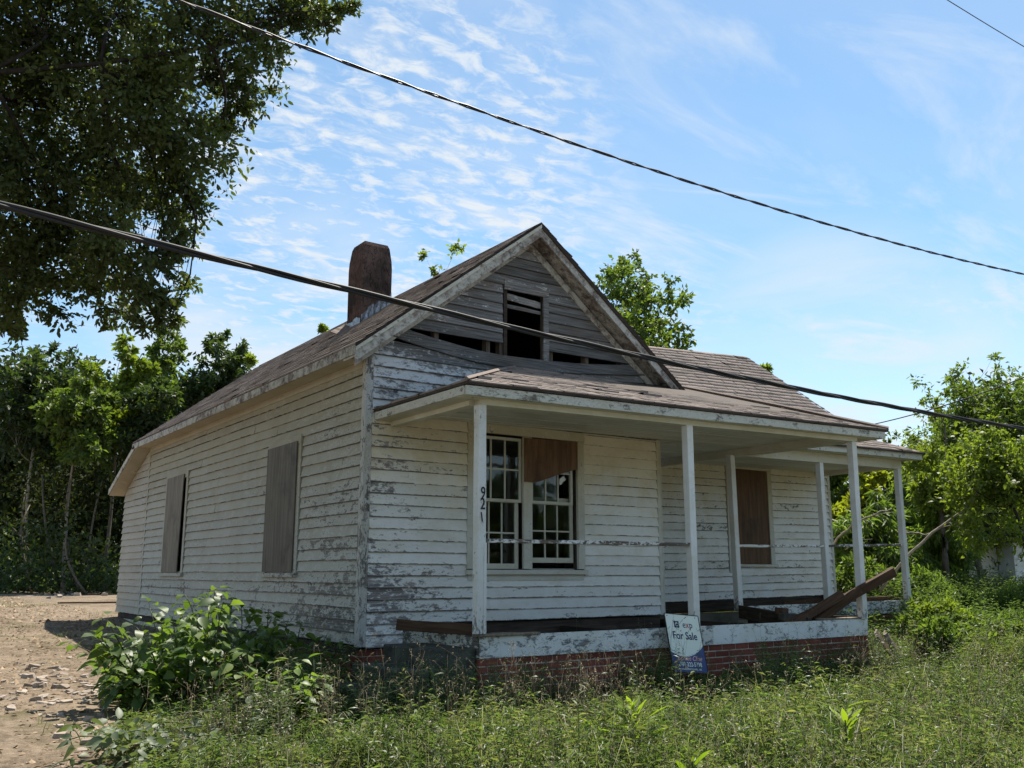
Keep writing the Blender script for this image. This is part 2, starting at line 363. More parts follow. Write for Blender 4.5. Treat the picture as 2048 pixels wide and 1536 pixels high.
# ------------------------------------------------------------------ mesh helpers
def link(o, parent=None):
    COL.objects.link(o)
    if parent is not None:
        o.parent = parent
        if parent.type == 'EMPTY': o.matrix_parent_inverse = Matrix.LocRotScale(parent.location, parent.rotation_euler, None).inverted()
    return o
def mesh_from(name, V, Fc, mat, smooth=False):
    me = bpy.data.meshes.new(name); me.from_pydata([tuple(map(float, v)) for v in V], [], Fc)
    if mat: me.materials.append(mat)
    if smooth:
        for pl in me.polygons: pl.use_smooth = True
    return me
def add(name, V, Fc, mat, parent=None, smooth=False, bevel=0):
    o = bpy.data.objects.new(name, mesh_from(name, V, Fc, mat, smooth)); link(o, parent)
    if bevel:
        md = o.modifiers.new('bevel', 'BEVEL'); md.width = bevel; md.segments = 1; md.limit_method = 'ANGLE'
    return o
def fast_mesh(name, V, T, mat, rnd=None, smooth=False):
    me = bpy.data.meshes.new(name); V = np.asarray(V, np.float32); T = np.asarray(T, np.int32)
    me.vertices.add(len(V)); me.vertices.foreach_set('co', V.ravel())
    me.loops.add(T.size); me.loops.foreach_set('vertex_index', T.ravel())
    me.polygons.add(len(T)); me.polygons.foreach_set('loop_start', np.arange(0, T.size, T.shape[1], dtype=np.int32))
    if smooth: me.polygons.foreach_set('use_smooth', np.ones(len(T), bool))
    if rnd is not None:
        a = me.attributes.new('rnd', 'FLOAT', 'POINT'); a.data.foreach_set('value', np.asarray(rnd, np.float32))
    me.materials.append(mat); me.update(); me.validate()
    return me
class MB:
    def __init__(s): s.v = []; s.f = []
    def poly(s, vs, fs):
        k = len(s.v); s.v += [tuple(map(float, v)) for v in vs]; s.f += [tuple(i + k for i in f) for f in fs]; return s
    def box(s, x0, x1, y0, y1, z0, z1):
        return s.hexa([(x0, y0, z0), (x1, y0, z0), (x1, y1, z0), (x0, y1, z0), (x0, y0, z1), (x1, y0, z1), (x1, y1, z1), (x0, y1, z1)])
    def hexa(s, c):
        return s.poly(c, [(0, 3, 2, 1), (4, 5, 6, 7), (0, 1, 5, 4), (1, 2, 6, 5), (2, 3, 7, 6), (3, 0, 4, 7)])
    def add(s, name, mat, parent=None, bevel=0, smooth=False): return add(name, s.v, s.f, mat, parent, smooth, bevel)
def beam_local(L, wdt, h, n=6, jit=.004, bow=0.0, rr=R):
    """plank along local X, from 0 to L, slightly uneven"""
    V = []; Fc = []
    for i in range(n + 1):
        t = i / n; x = L * t; s = bow * (4 * t * (1 - t))
        for a, c in ((-1, -1), (1, -1), (1, 1), (-1, 1)):
            e = .03 * L / n * rr.uniform(-1, 1) if i in (0, n) else 0
            V.append((x + e, a * wdt / 2 + rr.uniform(-jit, jit), c * h / 2 + s + rr.uniform(-jit, jit)))
    for i in range(n):
        k = 4 * i
        for j in range(4): Fc.append((k + j, k + (j + 1) % 4, k + 4 + (j + 1) % 4, k + 4 + j))
    Fc += [(3, 2, 1, 0), (4 * n, 4 * n + 1, 4 * n + 2, 4 * n + 3)]
    return V, Fc
def plank(name, p0, p1, wdt, h, mat, roll=0.0, parent=None, n=6, jit=.004, bow=0.0):
    p0 = Vector(p0); p1 = Vector(p1); d = p1 - p0; L = d.length
    V, Fc = beam_local(L, wdt, h, n, jit, bow)
    o = bpy.data.objects.new(name, mesh_from(name, V, Fc, mat))
    q = d.to_track_quat('X', 'Z') @ Matrix.Rotation(roll, 3, 'X').to_quaternion()
    o.location = p0; o.rotation_mode = 'QUATERNION'; o.rotation_quaternion = q
    link(o, parent); md = o.modifiers.new('bevel', 'BEVEL'); md.width = .004; md.segments = 1
    return o
def tag(o, label, cat, group=None, kind=None):
    if label: o['label'] = label
    if cat: o['category'] = cat
    if group: o['group'] = group
    if kind: o['kind'] = kind
    return o
def empty(name, loc):
    o = bpy.data.objects.new(name, None); o.location = loc; o.empty_display_size = .2; COL.objects.link(o); return o
def tube_arrays(pts, rads, sides=5):
    pts = np.asarray(pts, float); n = len(pts); V = np.zeros((n * sides, 3)); T = []
    d = np.gradient(pts, axis=0); d /= np.linalg.norm(d, axis=1)[:, None] + 1e-9
    ref = np.array([0, 0, 1.0]) if abs(d[0][2]) < .9 else np.array([1.0, 0, 0])
    for i in range(n):
        a = np.cross(d[i], ref); a /= np.linalg.norm(a) + 1e-9; bb = np.cross(d[i], a)
        for k in range(sides):
            th = 2 * math.pi * k / sides; V[i * sides + k] = pts[i] + rads[i] * (math.cos(th) * a + math.sin(th) * bb)
    for i in range(n - 1):
        for k in range(sides):
            a0 = i * sides + k; a1 = i * sides + (k + 1) % sides; b0 = a0 + sides; b1 = a1 + sides
            T += [(a0, a1, b1), (a0, b1, b0)]
    c0 = len(V); V = np.vstack([V, pts[:1], pts[-1:]])
    for k in range(sides):
        T.append((c0, (k + 1) % sides, k)); T.append((c0 + 1, (n - 1) * sides + k, (n - 1) * sides + (k + 1) % sides))
    return V, np.array(T, int)
def join_tubes(lst):
    Vs = []; Ts = []; k = 0
    for V, T in lst: Vs.append(V); Ts.append(T + k); k += len(V)
    return np.vstack(Vs), np.vstack(Ts)

# ------------------------------------------------------------------ ground
def gz(x, y):
    x = np.asarray(x, float); y = np.asarray(y, float)
    z = np.interp(y, [-5, 1, 3.2, 5, 7, 9, 14, 19, 24, 40, 70, 300], [-1.66, -1.62, -1.42, -1.27, -1.19, -1.13, -.96, -.80, -.76, -.72, -.6, -.4])
    z = z + .05 * np.sin(x * .9 + 1.3) * np.cos(y * .7) * np.clip((y + 2) / 6, .3, 1) + .015 * np.sin(x * 3.1) * np.sin(y * 2.7)
    z = z + np.clip((x - 12) / 14, 0, 1) * .12
    return z
xs = np.unique(np.concatenate([np.linspace(-6, 24, 121), np.linspace(-300, -6, 40), np.linspace(24, 300, 40)]))
ys = np.unique(np.concatenate([np.linspace(-4, 26, 121), np.linspace(-80, -4, 14), np.linspace(26, 400, 50)]))
X_, Y_ = np.meshgrid(xs, ys, indexing='ij'); Z_ = gz(X_, Y_)
Vg = np.stack([X_.ravel(), Y_.ravel(), Z_.ravel()], 1); ny = len(ys)
I, J = np.meshgrid(np.arange(len(xs) - 1), np.arange(ny - 1), indexing='ij'); a = (I * ny + J).ravel()
Q = np.stack([a, a + ny, a + ny + 1, a + 1], 1)
go = bpy.data.objects.new('ground', fast_mesh('ground', Vg, Q, M['ground'], smooth=True)); COL.objects.link(go)
tag(go, None, None, kind='structure')

m, t, b, o = new_mat('old_street'); g = G(t); p = g.pos(); n = g.noise(p, 40, 5, .7); n2 = g.noise(p, .8, 6, .6)
g.set(b.inputs['Base Color'], g.mix(g.ramp(n2, .35, .65), (.20, .195, .185), (.30, .29, .275))); b.inputs['Roughness'].default_value = .95; g.set(b.inputs['Normal'], g.bump(n, .5, .01))
st_x = np.linspace(-120, 120, 61); Vr = []
for x in st_x: Vr += [(x, -6.5, -1.575), (x, -2.6, -1.52), (x, 1.3, -1.555)]
Qr = np.array([(3 * i + j, 3 * i + 3 + j, 3 * i + 4 + j, 3 * i + 1 + j) for i in range(60) for j in range(2)])
ro = bpy.data.objects.new('road', fast_mesh('road', Vr, Qr, m)); COL.objects.link(ro); tag(ro, None, None, kind='structure')

# ------------------------------------------------------------------ the old house
XW, YW = 4.324, 8.866            # side wall plane, gable front plane
XR = 8.54                        # right end of gable front
YV, XV = 10.75, 14.63            # wing front plane, wing right end
YP, YP2 = 7.213, 9.10            # porch edges
EXP = .122
house = empty('house', (6.46, 12.0, -1.0))
tag(house, 'abandoned white clapboard house with peeling paint, front gable and long porch', 'house')
def tilt1(x): return .0185 * (x - 4.5)
def tiltw(x): return .0143 * (x - 10.4)

def board(u0b, u0t, u1b, u1t, z, h, mapf, rr, zt=None, thick=.030, warp=.004):
    """one clapboard: bottom edge proud, top edge tucked under the next"""
    L = max(u1b - u0b, .05); n = int(min(6, max(1, round(L / .75)))); V = []; Fc = []
    tz = rr.uniform(-.0025, .0025); tl = rr.uniform(-.0015, .0015); dd = rr.uniform(-.002, .003)
    for i in range(n + 1):
        t = i / n; ub = u0b + (u1b - u0b) * t; ut = u0t + (u1t - u0t) * t
        jz = rr.uniform(-warp, warp) * .8 + tz + tl * (t - .5); jd = rr.uniform(-warp, warp) * .6 + dd
        if i in (0, n): jd += rr.uniform(0, .004)
        zo = zt(ub) if zt else 0
        V += [mapf(ub, z + jz + zo, .010), mapf(ub, z + jz + zo, thick + jd), mapf(ut, z + h + .018 + zo, .007), mapf(ut, z + h + .018 + zo, -.004)]
    for i in range(n):
        k = 4 * i
        for j in range(4): Fc.append((k + j, k + 4 + j, k + 4 + (j + 1) % 4, k + (j + 1) % 4))
    Fc += [(0, 1, 2, 3), (4 * n + 3, 4 * n + 2, 4 * n + 1, 4 * n)]
    return V, Fc
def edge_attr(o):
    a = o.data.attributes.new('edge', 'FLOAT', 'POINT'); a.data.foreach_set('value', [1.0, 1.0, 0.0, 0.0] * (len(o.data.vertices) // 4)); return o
def siding(parent, mat, mapf, z0, z1, span, holes, zt=None, maxlen=3.6, seed=1, skip=None, warp=.004):
    rr = random.Random(seed); z = z0
    while z < z1 - .02:
        h = min(EXP, z1 - z)
        a_b, a_t, b_b, b_t = span(z, z + h)
        if b_b - a_b > .03:
            iv = [(a_b, a_t, b_b, b_t)]
            for (h0, h1, q0, q1) in holes:
                if z + h * .6 > q0 and z + h * .35 < q1:
                    out = []
                    for (x0, x0t, x1, x1t) in iv:
                        if h1 <= x0 or h0 >= x1: out.append((x0, x0t, x1, x1t)); continue
                        if h0 - x0 > .03: out.append((x0, x0t, h0, h0))
                        if x1 - h1 > .03: out.append((h1, h1, x1, x1t))
                    iv = out
            for (x0, x0t, x1, x1t) in iv:
                L = x1 - x0; cuts = [x0]
                if L > maxlen:
                    k = int(L // maxlen) + 1
                    for q in range(1, k): cuts.append(x0 + L * q / k + rr.uniform(-.28, .28) * L / k)
                elif L > 1.7 and rr.random() < .3: cuts.append(x0 + L * rr.uniform(.3, .7))
                cuts.append(x1)
                for q in range(len(cuts) - 1):
                    c0, c1 = cuts[q], cuts[q + 1]
                    c0t = x0t if q == 0 else c0; c1t = x1t if q == len(cuts) - 2 else c1
                    if skip and skip(z, c0, c1): continue
                    V, Fc = board(c0 + .001, c0t + .001, c1 - .001, c1t - .001, z, h, mapf, rr, zt, warp=warp)
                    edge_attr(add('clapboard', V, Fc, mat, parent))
        z += EXP
mfront = lambda u, z, d: (u, YW - d, z)
mside = lambda u, z, d: (XW - d, u, z)
mwing = lambda u, z, d: (u, YV - d, z + tiltw(u))
rect = lambda a, b: (lambda z0, z1: (a, a, b, b))

# --- backing walls
WIN = (5.58, 7.26, .0, 1.69)                    # front twin window incl. casing
mb = MB()
yb0, yb1 = YW + .012, YW + .10
mb.box(XW + .012, 5.66, yb0, yb1, -.72, 2.36).box(7.18, XR, yb0, yb1, -.52, 2.36).box(5.66, 7.18, yb0, yb1, -.52, .04).box(5.66, 7.18, yb0, yb1, 1.60, 2.36)
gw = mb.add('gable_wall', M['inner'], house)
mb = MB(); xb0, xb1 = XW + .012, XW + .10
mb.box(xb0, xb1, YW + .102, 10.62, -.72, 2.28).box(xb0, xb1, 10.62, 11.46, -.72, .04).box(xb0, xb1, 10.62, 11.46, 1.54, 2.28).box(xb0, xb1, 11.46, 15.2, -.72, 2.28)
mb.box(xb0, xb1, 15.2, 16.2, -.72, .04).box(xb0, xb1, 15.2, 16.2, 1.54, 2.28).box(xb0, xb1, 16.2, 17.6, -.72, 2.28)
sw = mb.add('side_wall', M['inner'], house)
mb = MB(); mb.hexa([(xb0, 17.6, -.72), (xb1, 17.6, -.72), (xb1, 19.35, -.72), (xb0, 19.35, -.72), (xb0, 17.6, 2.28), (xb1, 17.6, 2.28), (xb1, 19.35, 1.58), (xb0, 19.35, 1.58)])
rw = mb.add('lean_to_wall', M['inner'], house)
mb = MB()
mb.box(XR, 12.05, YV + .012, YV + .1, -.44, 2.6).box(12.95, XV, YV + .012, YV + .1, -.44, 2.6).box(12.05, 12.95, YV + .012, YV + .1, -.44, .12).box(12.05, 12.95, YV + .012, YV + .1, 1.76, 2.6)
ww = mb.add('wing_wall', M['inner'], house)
mb = MB()
mb.box(XR - .09, XR, YW + .11, YV + .011, -.52, 2.34)                       # return wall of the recess
mb.box(XR - .2, XR - .1, YV + .1, 14.8, -.52, 2.2)
mb.box(XV - .1, XV, YV + .11, 14.85, -.44, 2.7)
mb.box(XR, XV - .11, 14.75, 14.85, -.44, 2.7)
mb.poly([(XV - .05, YV + .1, 2.7), (XV - .05, 14.85, 2.7), (XV - .05, 12.8, 4.36), (XV - .1, YV + .1, 2.7), (XV - .1, 14.85, 2.7), (XV - .1, 12.8, 4.36)], [(0, 1, 2), (5, 4, 3), (0, 3, 4, 1), (1, 4, 5, 2), (2, 5, 3, 0)])
mb.box(XW + .11, 9.0, 19.25, 19.35, -.72, 1.55).box(8.9, 9.0, 14.86, 19.24, -.72, 1.5)
mb.poly([(4.2, 17.7, 2.3), (8.75, 17.7, 2.3), (6.46, 17.7, 4.05), (4.2, 17.8, 2.3), (8.75, 17.8, 2.3), (6.46, 17.8, 4.05)], [(0, 1, 2), (5, 4, 3), (0, 3, 4, 1), (1, 4, 5, 2), (2, 5, 3, 0)])
mb.add('outer_wall', M['rear'], house)
MB().box(XW + .11, XR - .1, YW + .11, 17.6, 1.76, 1.80).box(XR, XV - .11, YV + .11, 14.7, 1.98, 2.02).add('room_ceiling', M['inner'], house)
MB().box(XW + .11, XR - .1, YW + .11, 17.6, -.56, -.5).box(XR, XV - .11, YV + .11, 14.7, -.5, -.44).add('room_floor', M['dark_wood'], house)

# --- clapboards
siding(gw, M['front'], mfront, -.52, 1.70, rect(4.385, 8.487), [WIN], seed=3)
siding(gw, M['front'], mfront, -.52 - EXP * 2 + .02, -.52 + .005, rect(4.385, 4.86), [], seed=4)   # low boards left of the steps
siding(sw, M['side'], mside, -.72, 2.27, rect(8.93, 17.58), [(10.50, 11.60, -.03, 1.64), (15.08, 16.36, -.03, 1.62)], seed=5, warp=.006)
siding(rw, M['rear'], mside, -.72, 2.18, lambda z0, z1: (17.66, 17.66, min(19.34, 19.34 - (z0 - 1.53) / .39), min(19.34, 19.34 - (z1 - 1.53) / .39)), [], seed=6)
siding(ww, M['wing'], mwing, -.44, 1.80, rect(8.56, 14.575), [(11.86, 13.02, .08, 1.84)], seed=7)
# gable: rows follow the two rakes
ZA, SL = 3.99, .775
def gspan(z0, z1):
    hw0 = (ZA - z0) / SL; hw1 = (ZA - z1) / SL
    return (max(4.385, 6.44 - hw0), max(4.385, 6.44 - hw1), min(8.50, 6.44 + hw0), min(8.50, 6.44 + hw1))
siding(gw, M['gable'], mfront, 1.70, 2.19, rect(4.385, 8.487), [], seed=8, warp=.006)
siding(gw, M['gable'], mfront, 1.70 + 4 * EXP, 2.44, lambda a, b: (gspan(a, b)[0], gspan(a, b)[1], 6.55, 6.55), [], seed=9, warp=.006)
GAPT = 2.664
ga = add('gable_trim_board', *MB().box(4.4, 4.41, 8.88, 8.89, 2.0, 2.02).__dict__.values(), M['stud'], gw)
siding(gw, M['gable'], mfront, GAPT, 3.95, gspan, [(6.06, 6.74, 2.0, 3.36)], seed=12, warp=.006)
bpy.data.objects.remove(ga)
# the long board that has come loose and sags across the gap
def sag(name, top, bot, d=.03):
    V = []; Fc = []
    for (tx, ty), (bx, by) in zip(top, bot):
        a = onY(680 + tx / 2.768, 420 + ty / 2.768, YW - .006); c = onY(680 + bx / 2.768, 420 + by / 2.768, YW - d)
        V += [(c[0], YW - d + .024, c[2]), (c[0], YW - d, c[2]), (a[0], YW - d + .014, a[2]), (a[0], YW - d + .026, a[2])]
    n = len(top) - 1
    for i in range(n):
        k = 4 * i
        for j in range(4): Fc.append((k + j, k + 4 + j, k + 4 + (j + 1) % 4, k + (j + 1) % 4))
    Fc += [(0, 1, 2, 3), (4 * n + 3, 4 * n + 2, 4 * n + 1, 4 * n)]
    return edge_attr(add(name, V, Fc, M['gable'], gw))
sag('clapboard', [(350, 655), (500, 705), (640, 745), (760, 778), (900, 806), (1100, 830), (1300, 850), (1500, 858), (1640, 858)],
    [(270, 690), (430, 748), (600, 800), (760, 845), (900, 868), (1100, 893), (1300, 905), (1500, 912), (1690, 917)], .036)
sag('clapboard', [(250, 712), (420, 752), (600, 800), (760, 842), (920, 868)], [(165, 772), (400, 808), (600, 842), (760, 868), (930, 893)], .020)
sag('clapboard', [(940, 868), (1200, 900), (1450, 912), (1700, 918)], [(900, 905), (1200, 935), (1450, 955), (1740, 960)], .018)
for x in (5.15, 5.85, 6.04, 6.71, 6.78, 7.35, 7.95):
    z1 = ZA - SL * abs(x - 6.44) - .04
    MB().box(x, x + .055, YW + .02, YW + .11, 2.36, min(z1, 3.6)).add('stud', M['stud'], house)
# attic opening trim and louvre slats
at = MB().box(6.08, 6.745, YW - .034, YW - .002, 3.34, 3.46).add('attic_opening', M['gable'], house)
plank('casing', (6.70, YW - .02, 2.52), (6.705, YW - .02, 3.335), .024, .085, M['gable'], parent=at)
MB().box(6.085, 6.135, YW - .004, YW + .09, 2.38, 3.335).add('jamb', M['dark_wood'], at)
plank('slat', (6.145, YW + .03, 3.27), (6.655, YW + .03, 3.235), .02, .08, M['gable'], parent=at)
plank('slat', (6.145, YW + .03, 3.15), (6.655, YW + .03, 3.14), .02, .045, M['gable'], parent=at)

# --- corner boards, frieze boards
MB().box(4.318, 4.384, YW - .028, YW + .008, -.735, 2.33).box(4.296, 4.3175, YW - .028, 8.929, -.735, 2.33).add('corner_board', M['corner'], house, bevel=.003)
MB().box(8.488, 8.545, YW - .028, YW + .008, -.52, 1.705).box(8.5455, 8.565, YW - .028, 8.93, -.52, 1.705).add('corner_board', M['trim_v'], house, bevel=.003)
MB().box(4.296, 4.324, 17.585, 17.655, -.72, 2.22).add('corner_board', M['side'], house)
MB().box(14.576, 14.645, YV - .028, YV + .005, -.40, 1.87).add('corner_board', M['trim_v'], house)
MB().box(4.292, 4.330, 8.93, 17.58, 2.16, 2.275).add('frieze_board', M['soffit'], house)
MB().box(4.40, 8.487, YW - .036, YW - .008, 1.60, 1.705).add('frieze_board', M['trim_h'], house) if False else None
mb = MB()
for s in (-1, 1):      # frieze boards under the rakes
    x0, x1 = 6.44, 6.44 + s * 2.28
    za, zb = ZA + .03, ZA + .03 - SL * 2.28
    c = [(x0, YW - .034, za - .105), (x1, YW - .034, zb - .105), (x1, YW - .006, zb - .105), (x0, YW - .006, za - .105), (x0, YW - .034, za), (x1, YW - .034, zb), (x1, YW - .006, zb), (x0, YW - .006, za)]
    if s < 0: c = [c[i] for i in (1, 0, 3, 2, 5, 4, 7, 6)]
    MB().hexa(c).add('frieze_board', M['rake'], house)

# --- roofs
def shingles(name, parent, P00, P10, P01, P11, lo=None, hi=None, course=.142, tab=.30, seed=1, lift=.011):
    """bilinear patch: P00->P10 along the eave, P00->P01 up the slope; lo/hi(v) trim the eave-wise range (hips)"""
    rr = np.random.default_rng(seed); P00, P10, P01, P11 = map(lambda p: np.array(p, float), (P00, P10, P01, P11))
    Hs = np.linalg.norm((P01 + P11 - P00 - P10) / 2); nrow = max(1, int(Hs / course)); V = []; T = []; rn = []
    W0 = np.linalg.norm(P10 - P00)
    S = lambda u, v: (P00 * (1 - u) + P10 * u) * (1 - v) + (P01 * (1 - u) + P11 * u) * v
    nrm = np.cross(P10 - P00, P01 - P00); nrm /= np.linalg.norm(nrm)
    if nrm[2] < 0: nrm = -nrm
    for r in range(nrow):
        v0 = r / nrow; v1 = min(1.0, (r + 1.35) / nrow); vm = (r + .5) / nrow
        a = lo(vm) if lo else 0.0; b_ = hi(vm) if hi else 1.0
        if b_ - a < .002: continue
        st = tab / W0; u = a - (rr.random() * .9) * st
        rowr = rr.random() * .5
        while u < b_ - 1e-4:
            u0 = max(u + .006 * st, a); u1 = min(u + st * rr.uniform(.93, .985), b_)
            u += st
            if u1 - u0 < .01 * st: continue
            lf = lift * rr.uniform(.6, 1.35); vj = rr.uniform(-.06, .06) / nrow
            vv0 = v0 + (vj if r else rr.uniform(-.05, .02) / nrow)
            if rr.random() < .035: lf *= 2.2
            k = len(V)
            l0 = lf * rr.uniform(.8, 1.25); l1 = lf * rr.uniform(.8, 1.25)
            V += [S(u0, vv0) + nrm * l0, S(u1, vv0) + nrm * l1, S(u1, v1) + nrm * .002, S(u0, v1) + nrm * .002, S(u0, vv0) - nrm * .002, S(u1, vv0) - nrm * .002]
            T += [(k, k + 1, k + 2, k + 3), (k + 4, k + 5, k + 1, k), (k + 4, k, k + 3, k + 3)[:4] if False else (k + 5, k + 2, k + 1, k + 1)[:4] if False else (k + 4, k, k + 3, k + 4)[:4]]
            T.pop()
            rn += [min(1, rowr + rr.random() * .5)] * 6
    o = bpy.data.objects.new(name, fast_mesh(name, V, np.array(T), M['shingle'], rn)); link(o, parent); o['kind'] = 'stuff'
    return o
def slab(c4, th, down=(0, 0, -1)):
    d = np.array(down) * th; c4 = [np.array(p, float) for p in c4]
    return [tuple(p + d) for p in c4] + [tuple(p) for p in c4]

# gable roof
GR0, GR1 = (6.46, 8.60, 4.19), (6.46, 17.95, 4.17)
EL0, EL1 = (4.05, 8.60, 2.325), (4.05, 17.95, 2.34)
ER0, ER1 = (8.87, 8.60, 2.325), (8.87, 17.95, 2.34)
mb = MB(); mb.hexa(slab([EL0, GR0, GR1, EL1], .03)); mb.hexa(slab([GR0, ER0, ER1, GR1], .03))
gr = mb.add('gable_roof', M['dark_wood'], house)
shingles('shingles', gr, EL1, EL0, GR1, GR0, seed=21)
shingles('shingles', gr, ER0, ER1, GR0, GR1, seed=22)
# rake boards (front) and sloping soffit behind them
for s, E in ((-1, EL0), (1, ER0)):
    a = np.array(GR0); e = np.array(E)
    def pp(p, dy, dz): return (p[0], p[1] + dy, p[2] + dz)
    c = [pp(e, .003, -.185), pp(a, .003, -.185), pp(a, .026, -.185), pp(e, .026, -.185), pp(e, .003, -.034), pp(a, .003, -.034), pp(a, .026, -.034), pp(e, .026, -.034)]
    if s > 0: c = [c[i] for i in (1, 0, 3, 2, 5, 4, 7, 6)]
    MB().hexa(c).add('rake_board', M['rake'], house)
    c = [pp(e, .028, -.135), pp(a, .028, -.135), pp(a, .29, -.135), pp(e, .29, -.135), pp(e, .028, -.115), pp(a, .028, -.115), pp(a, .29, -.115), pp(e, .29, -.115)]
    if s > 0: c = [c[i] for i in (1, 0, 3, 2, 5, 4, 7, 6)]
    MB().hexa(c).add('rake_soffit', M['rake'], house)
    c = [pp(e, -.012, -.075), pp(a, -.012, -.075), pp(a, .001, -.075), pp(e, .001, -.075), pp(e, -.012, -.032), pp(a, -.012, -.032), pp(a, .001, -.032), pp(e, .001, -.032)]
    if s > 0: c = [c[i] for i in (1, 0, 3, 2, 5, 4, 7, 6)]
    MB().hexa(c).add('rake_moulding', M['dark_wood'] if s > 0 else M['fascia'], house)
# eave of the side wall
MB().box(4.036, 4.058, 8.605, 17.9, 2.215, 2.312).add('eave_fascia', M['rake'], house)
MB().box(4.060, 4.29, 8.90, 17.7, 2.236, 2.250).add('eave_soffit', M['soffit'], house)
# lean-to at the back
LT = [(4.05, 17.70, 2.345), (9.1, 17.70, 2.345), (9.1, 19.58, 1.612), (4.05, 19.58, 1.612)]
lr = MB().hexa(slab([LT[3], LT[2], LT[1], LT[0]], .03)).add('lean_to_roof', M['dark_wood'], house)
shingles('shingles', lr, LT[2], LT[3], LT[1], LT[0], seed=23)
c = [(4.036, 17.75, 2.21), (4.056, 17.75, 2.21), (4.056, 19.57, 1.50), (4.036, 19.57, 1.50), (4.036, 17.75, 2.30), (4.056, 17.75, 2.30), (4.056, 19.57, 1.59), (4.036, 19.57, 1.59)]
MB().hexa(c).add('rake_board', M['fascia'], house)
c = [(4.058, 17.6, 2.245), (4.33, 17.6, 2.245), (4.33, 19.55, 1.485), (4.058, 19.55, 1.485), (4.058, 17.6, 2.26), (4.33, 17.6, 2.26), (4.33, 19.55, 1.50), (4.058, 19.55, 1.50)]
MB().hexa(c).add('rake_soffit', M['soffit'], house)
# wing roof
WE0, WE1 = (8.4, 10.55, 2.62), (14.95, 10.60, 2.80)
WR0, WR1 = (6.6, 12.8, 3.98), (14.95, 12.8, 4.45)
WM = (12.4, 12.8, 4.28)
dz_ = lambda *q: [np.array(p_, float) - (0, 0, .05) for p_ in q]
wr = MB().hexa(slab(dz_(WE0, WE1, WR1, (8.4, 12.8, 4.06)), .03)).hexa(slab(dz_((6.6, 12.8, 3.96), WR1, (14.95, 15.1, 2.7), (6.6, 15.1, 2.5)), .03)).add('wing_roof', M['dark_wood'], house)
shingles('shingles', wr, WE0, WE1, (8.4, 12.8, 4.06), WR1, seed=24, tab=.31)
shingles('shingles', wr, (14.95, 15.1, 2.7), (6.6, 15.1, 2.5), WR1, (6.6, 12.8, 3.96), seed=25)
c = [(14.945, 10.62, 2.63), (14.965, 10.62, 2.63), (14.965, 12.8, 4.27), (14.945, 12.8, 4.27), (14.945, 10.62, 2.77), (14.965, 10.62, 2.77), (14.965, 12.8, 4.42), (14.945, 12.8, 4.42)]
MB().hexa(c).add('rake_board', M['fascia'], house)
# front porch roof: hipped at both ends
FL, FR = np.array((4.40, 7.0, 1.705)), np.array((10.86, 7.0, 1.82))
HW = 1.87
BL, BR = np.array((FL[0] + HW, 8.87, 2.39)), np.array((FR[0] - HW, 8.87, 2.47))
BL2, BR2 = np.array((FL[0], 8.87, 1.71)), np.array((FR[0], 10.3, 1.85))
mb = MB().hexa(slab([FL, FR, BR, BL], .028))
mb.poly([FL, BL, BL2, FL - (0, 0, .028), BL - (0, 0, .028), BL2 - (0, 0, .028)], [(0, 1, 2), (5, 4, 3), (0, 3, 4, 1), (1, 4, 5, 2), (2, 5, 3, 0)])
BRb = np.array((8.9, 10.6, 2.62))
mb.hexa(slab([FR, BR2, BRb, BR], .028))
pr = mb.add('porch_roof', M['dark_wood'], house)
hipf = lambda v: HW * v / (FR[0] - FL[0])
P01 = FL + (BL - FL) * np.array([0, 1, 1]); P11 = FR + (BR - FR) * np.array([0, 1, 1])
shingles('shingles', pr, FL, FR, P01, P11, lo=hipf, hi=lambda v: 1 - hipf(v), seed=26, course=.105, lift=.009)
shingles('shingles', pr, BL2, FL, BL, BL - np.array((0, .01, 0)), seed=27)
shingles('shingles', pr, FR, BR2, BR, BRb, seed=28)
V, T = tube_arrays([FL + (0, 0, .02), (FL + BL) / 2 + (0, 0, .03), BL + (0, 0, .02)], [.022, .022, .022], 4)
add('hip_cap', V, [tuple(map(int, q)) for q in T], M['shingle'], pr)
V, T = tube_arrays([FR + (0, 0, .02), (FR + BR) / 2 + (0, 0, .03), BR + (0, 0, .02)], [.022, .022, .022], 4)
add('hip_cap', V, [tuple(map(int, q)) for q in T], M['shingle'], pr)
def xbeam(name, x0, x1, y0, y1, z0, z1, mat, tl, n=8, jit=.003, parent=house):
    V = []; Fc = []
    for i in range(n + 1):
        x = x0 + (x1 - x0) * i / n; dz = tl(x); j = lambda: R.uniform(-jit, jit)
        V += [(x, y0 + j(), z0 + dz + j()), (x, y1, z0 + dz + j()), (x, y1, z1 + dz), (x, y0 + j(), z1 + dz)]
    for i in range(n):
        k = 4 * i
        for q in range(4): Fc.append((k + q, k + (q + 1) % 4, k + 4 + (q + 1) % 4, k + 4 + q))
    Fc += [(3, 2, 1, 0), (4 * n, 4 * n + 1, 4 * n + 2, 4 * n + 3)]
    return add(name, V, Fc, mat, parent)
xbeam('porch_fascia', 4.41, 10.80, 7.015, 7.04, 1.585, 1.672, M['fascia'], tilt1)
xbeam('porch_fascia', 4.43, 10.74, 7.042, 7.20, 1.585, 1.60, M['header'], tilt1)               # soffit strip
xbeam('porch_header', 4.66, 10.40, 7.155, 7.27, 1.535, 1.66, M['header'], tilt1)
MB().box(4.405, 4.43, 7.045, 8.83, 1.59, 1.672).add('porch_fascia', M['fascia'], house)
MB().box(4.432, 4.60, 7.2, 8.84, 1.588, 1.60).add('porch_fascia', M['header'], house)
MB().box(4.60, 4.70, 7.275, 8.84, 1.54, 1.655).add('porch_header', M['header'], house)
MB().box(10.30, 10.40, 7.275, 10.70, 1.645, 1.77).add('porch_header', M['header'], house)
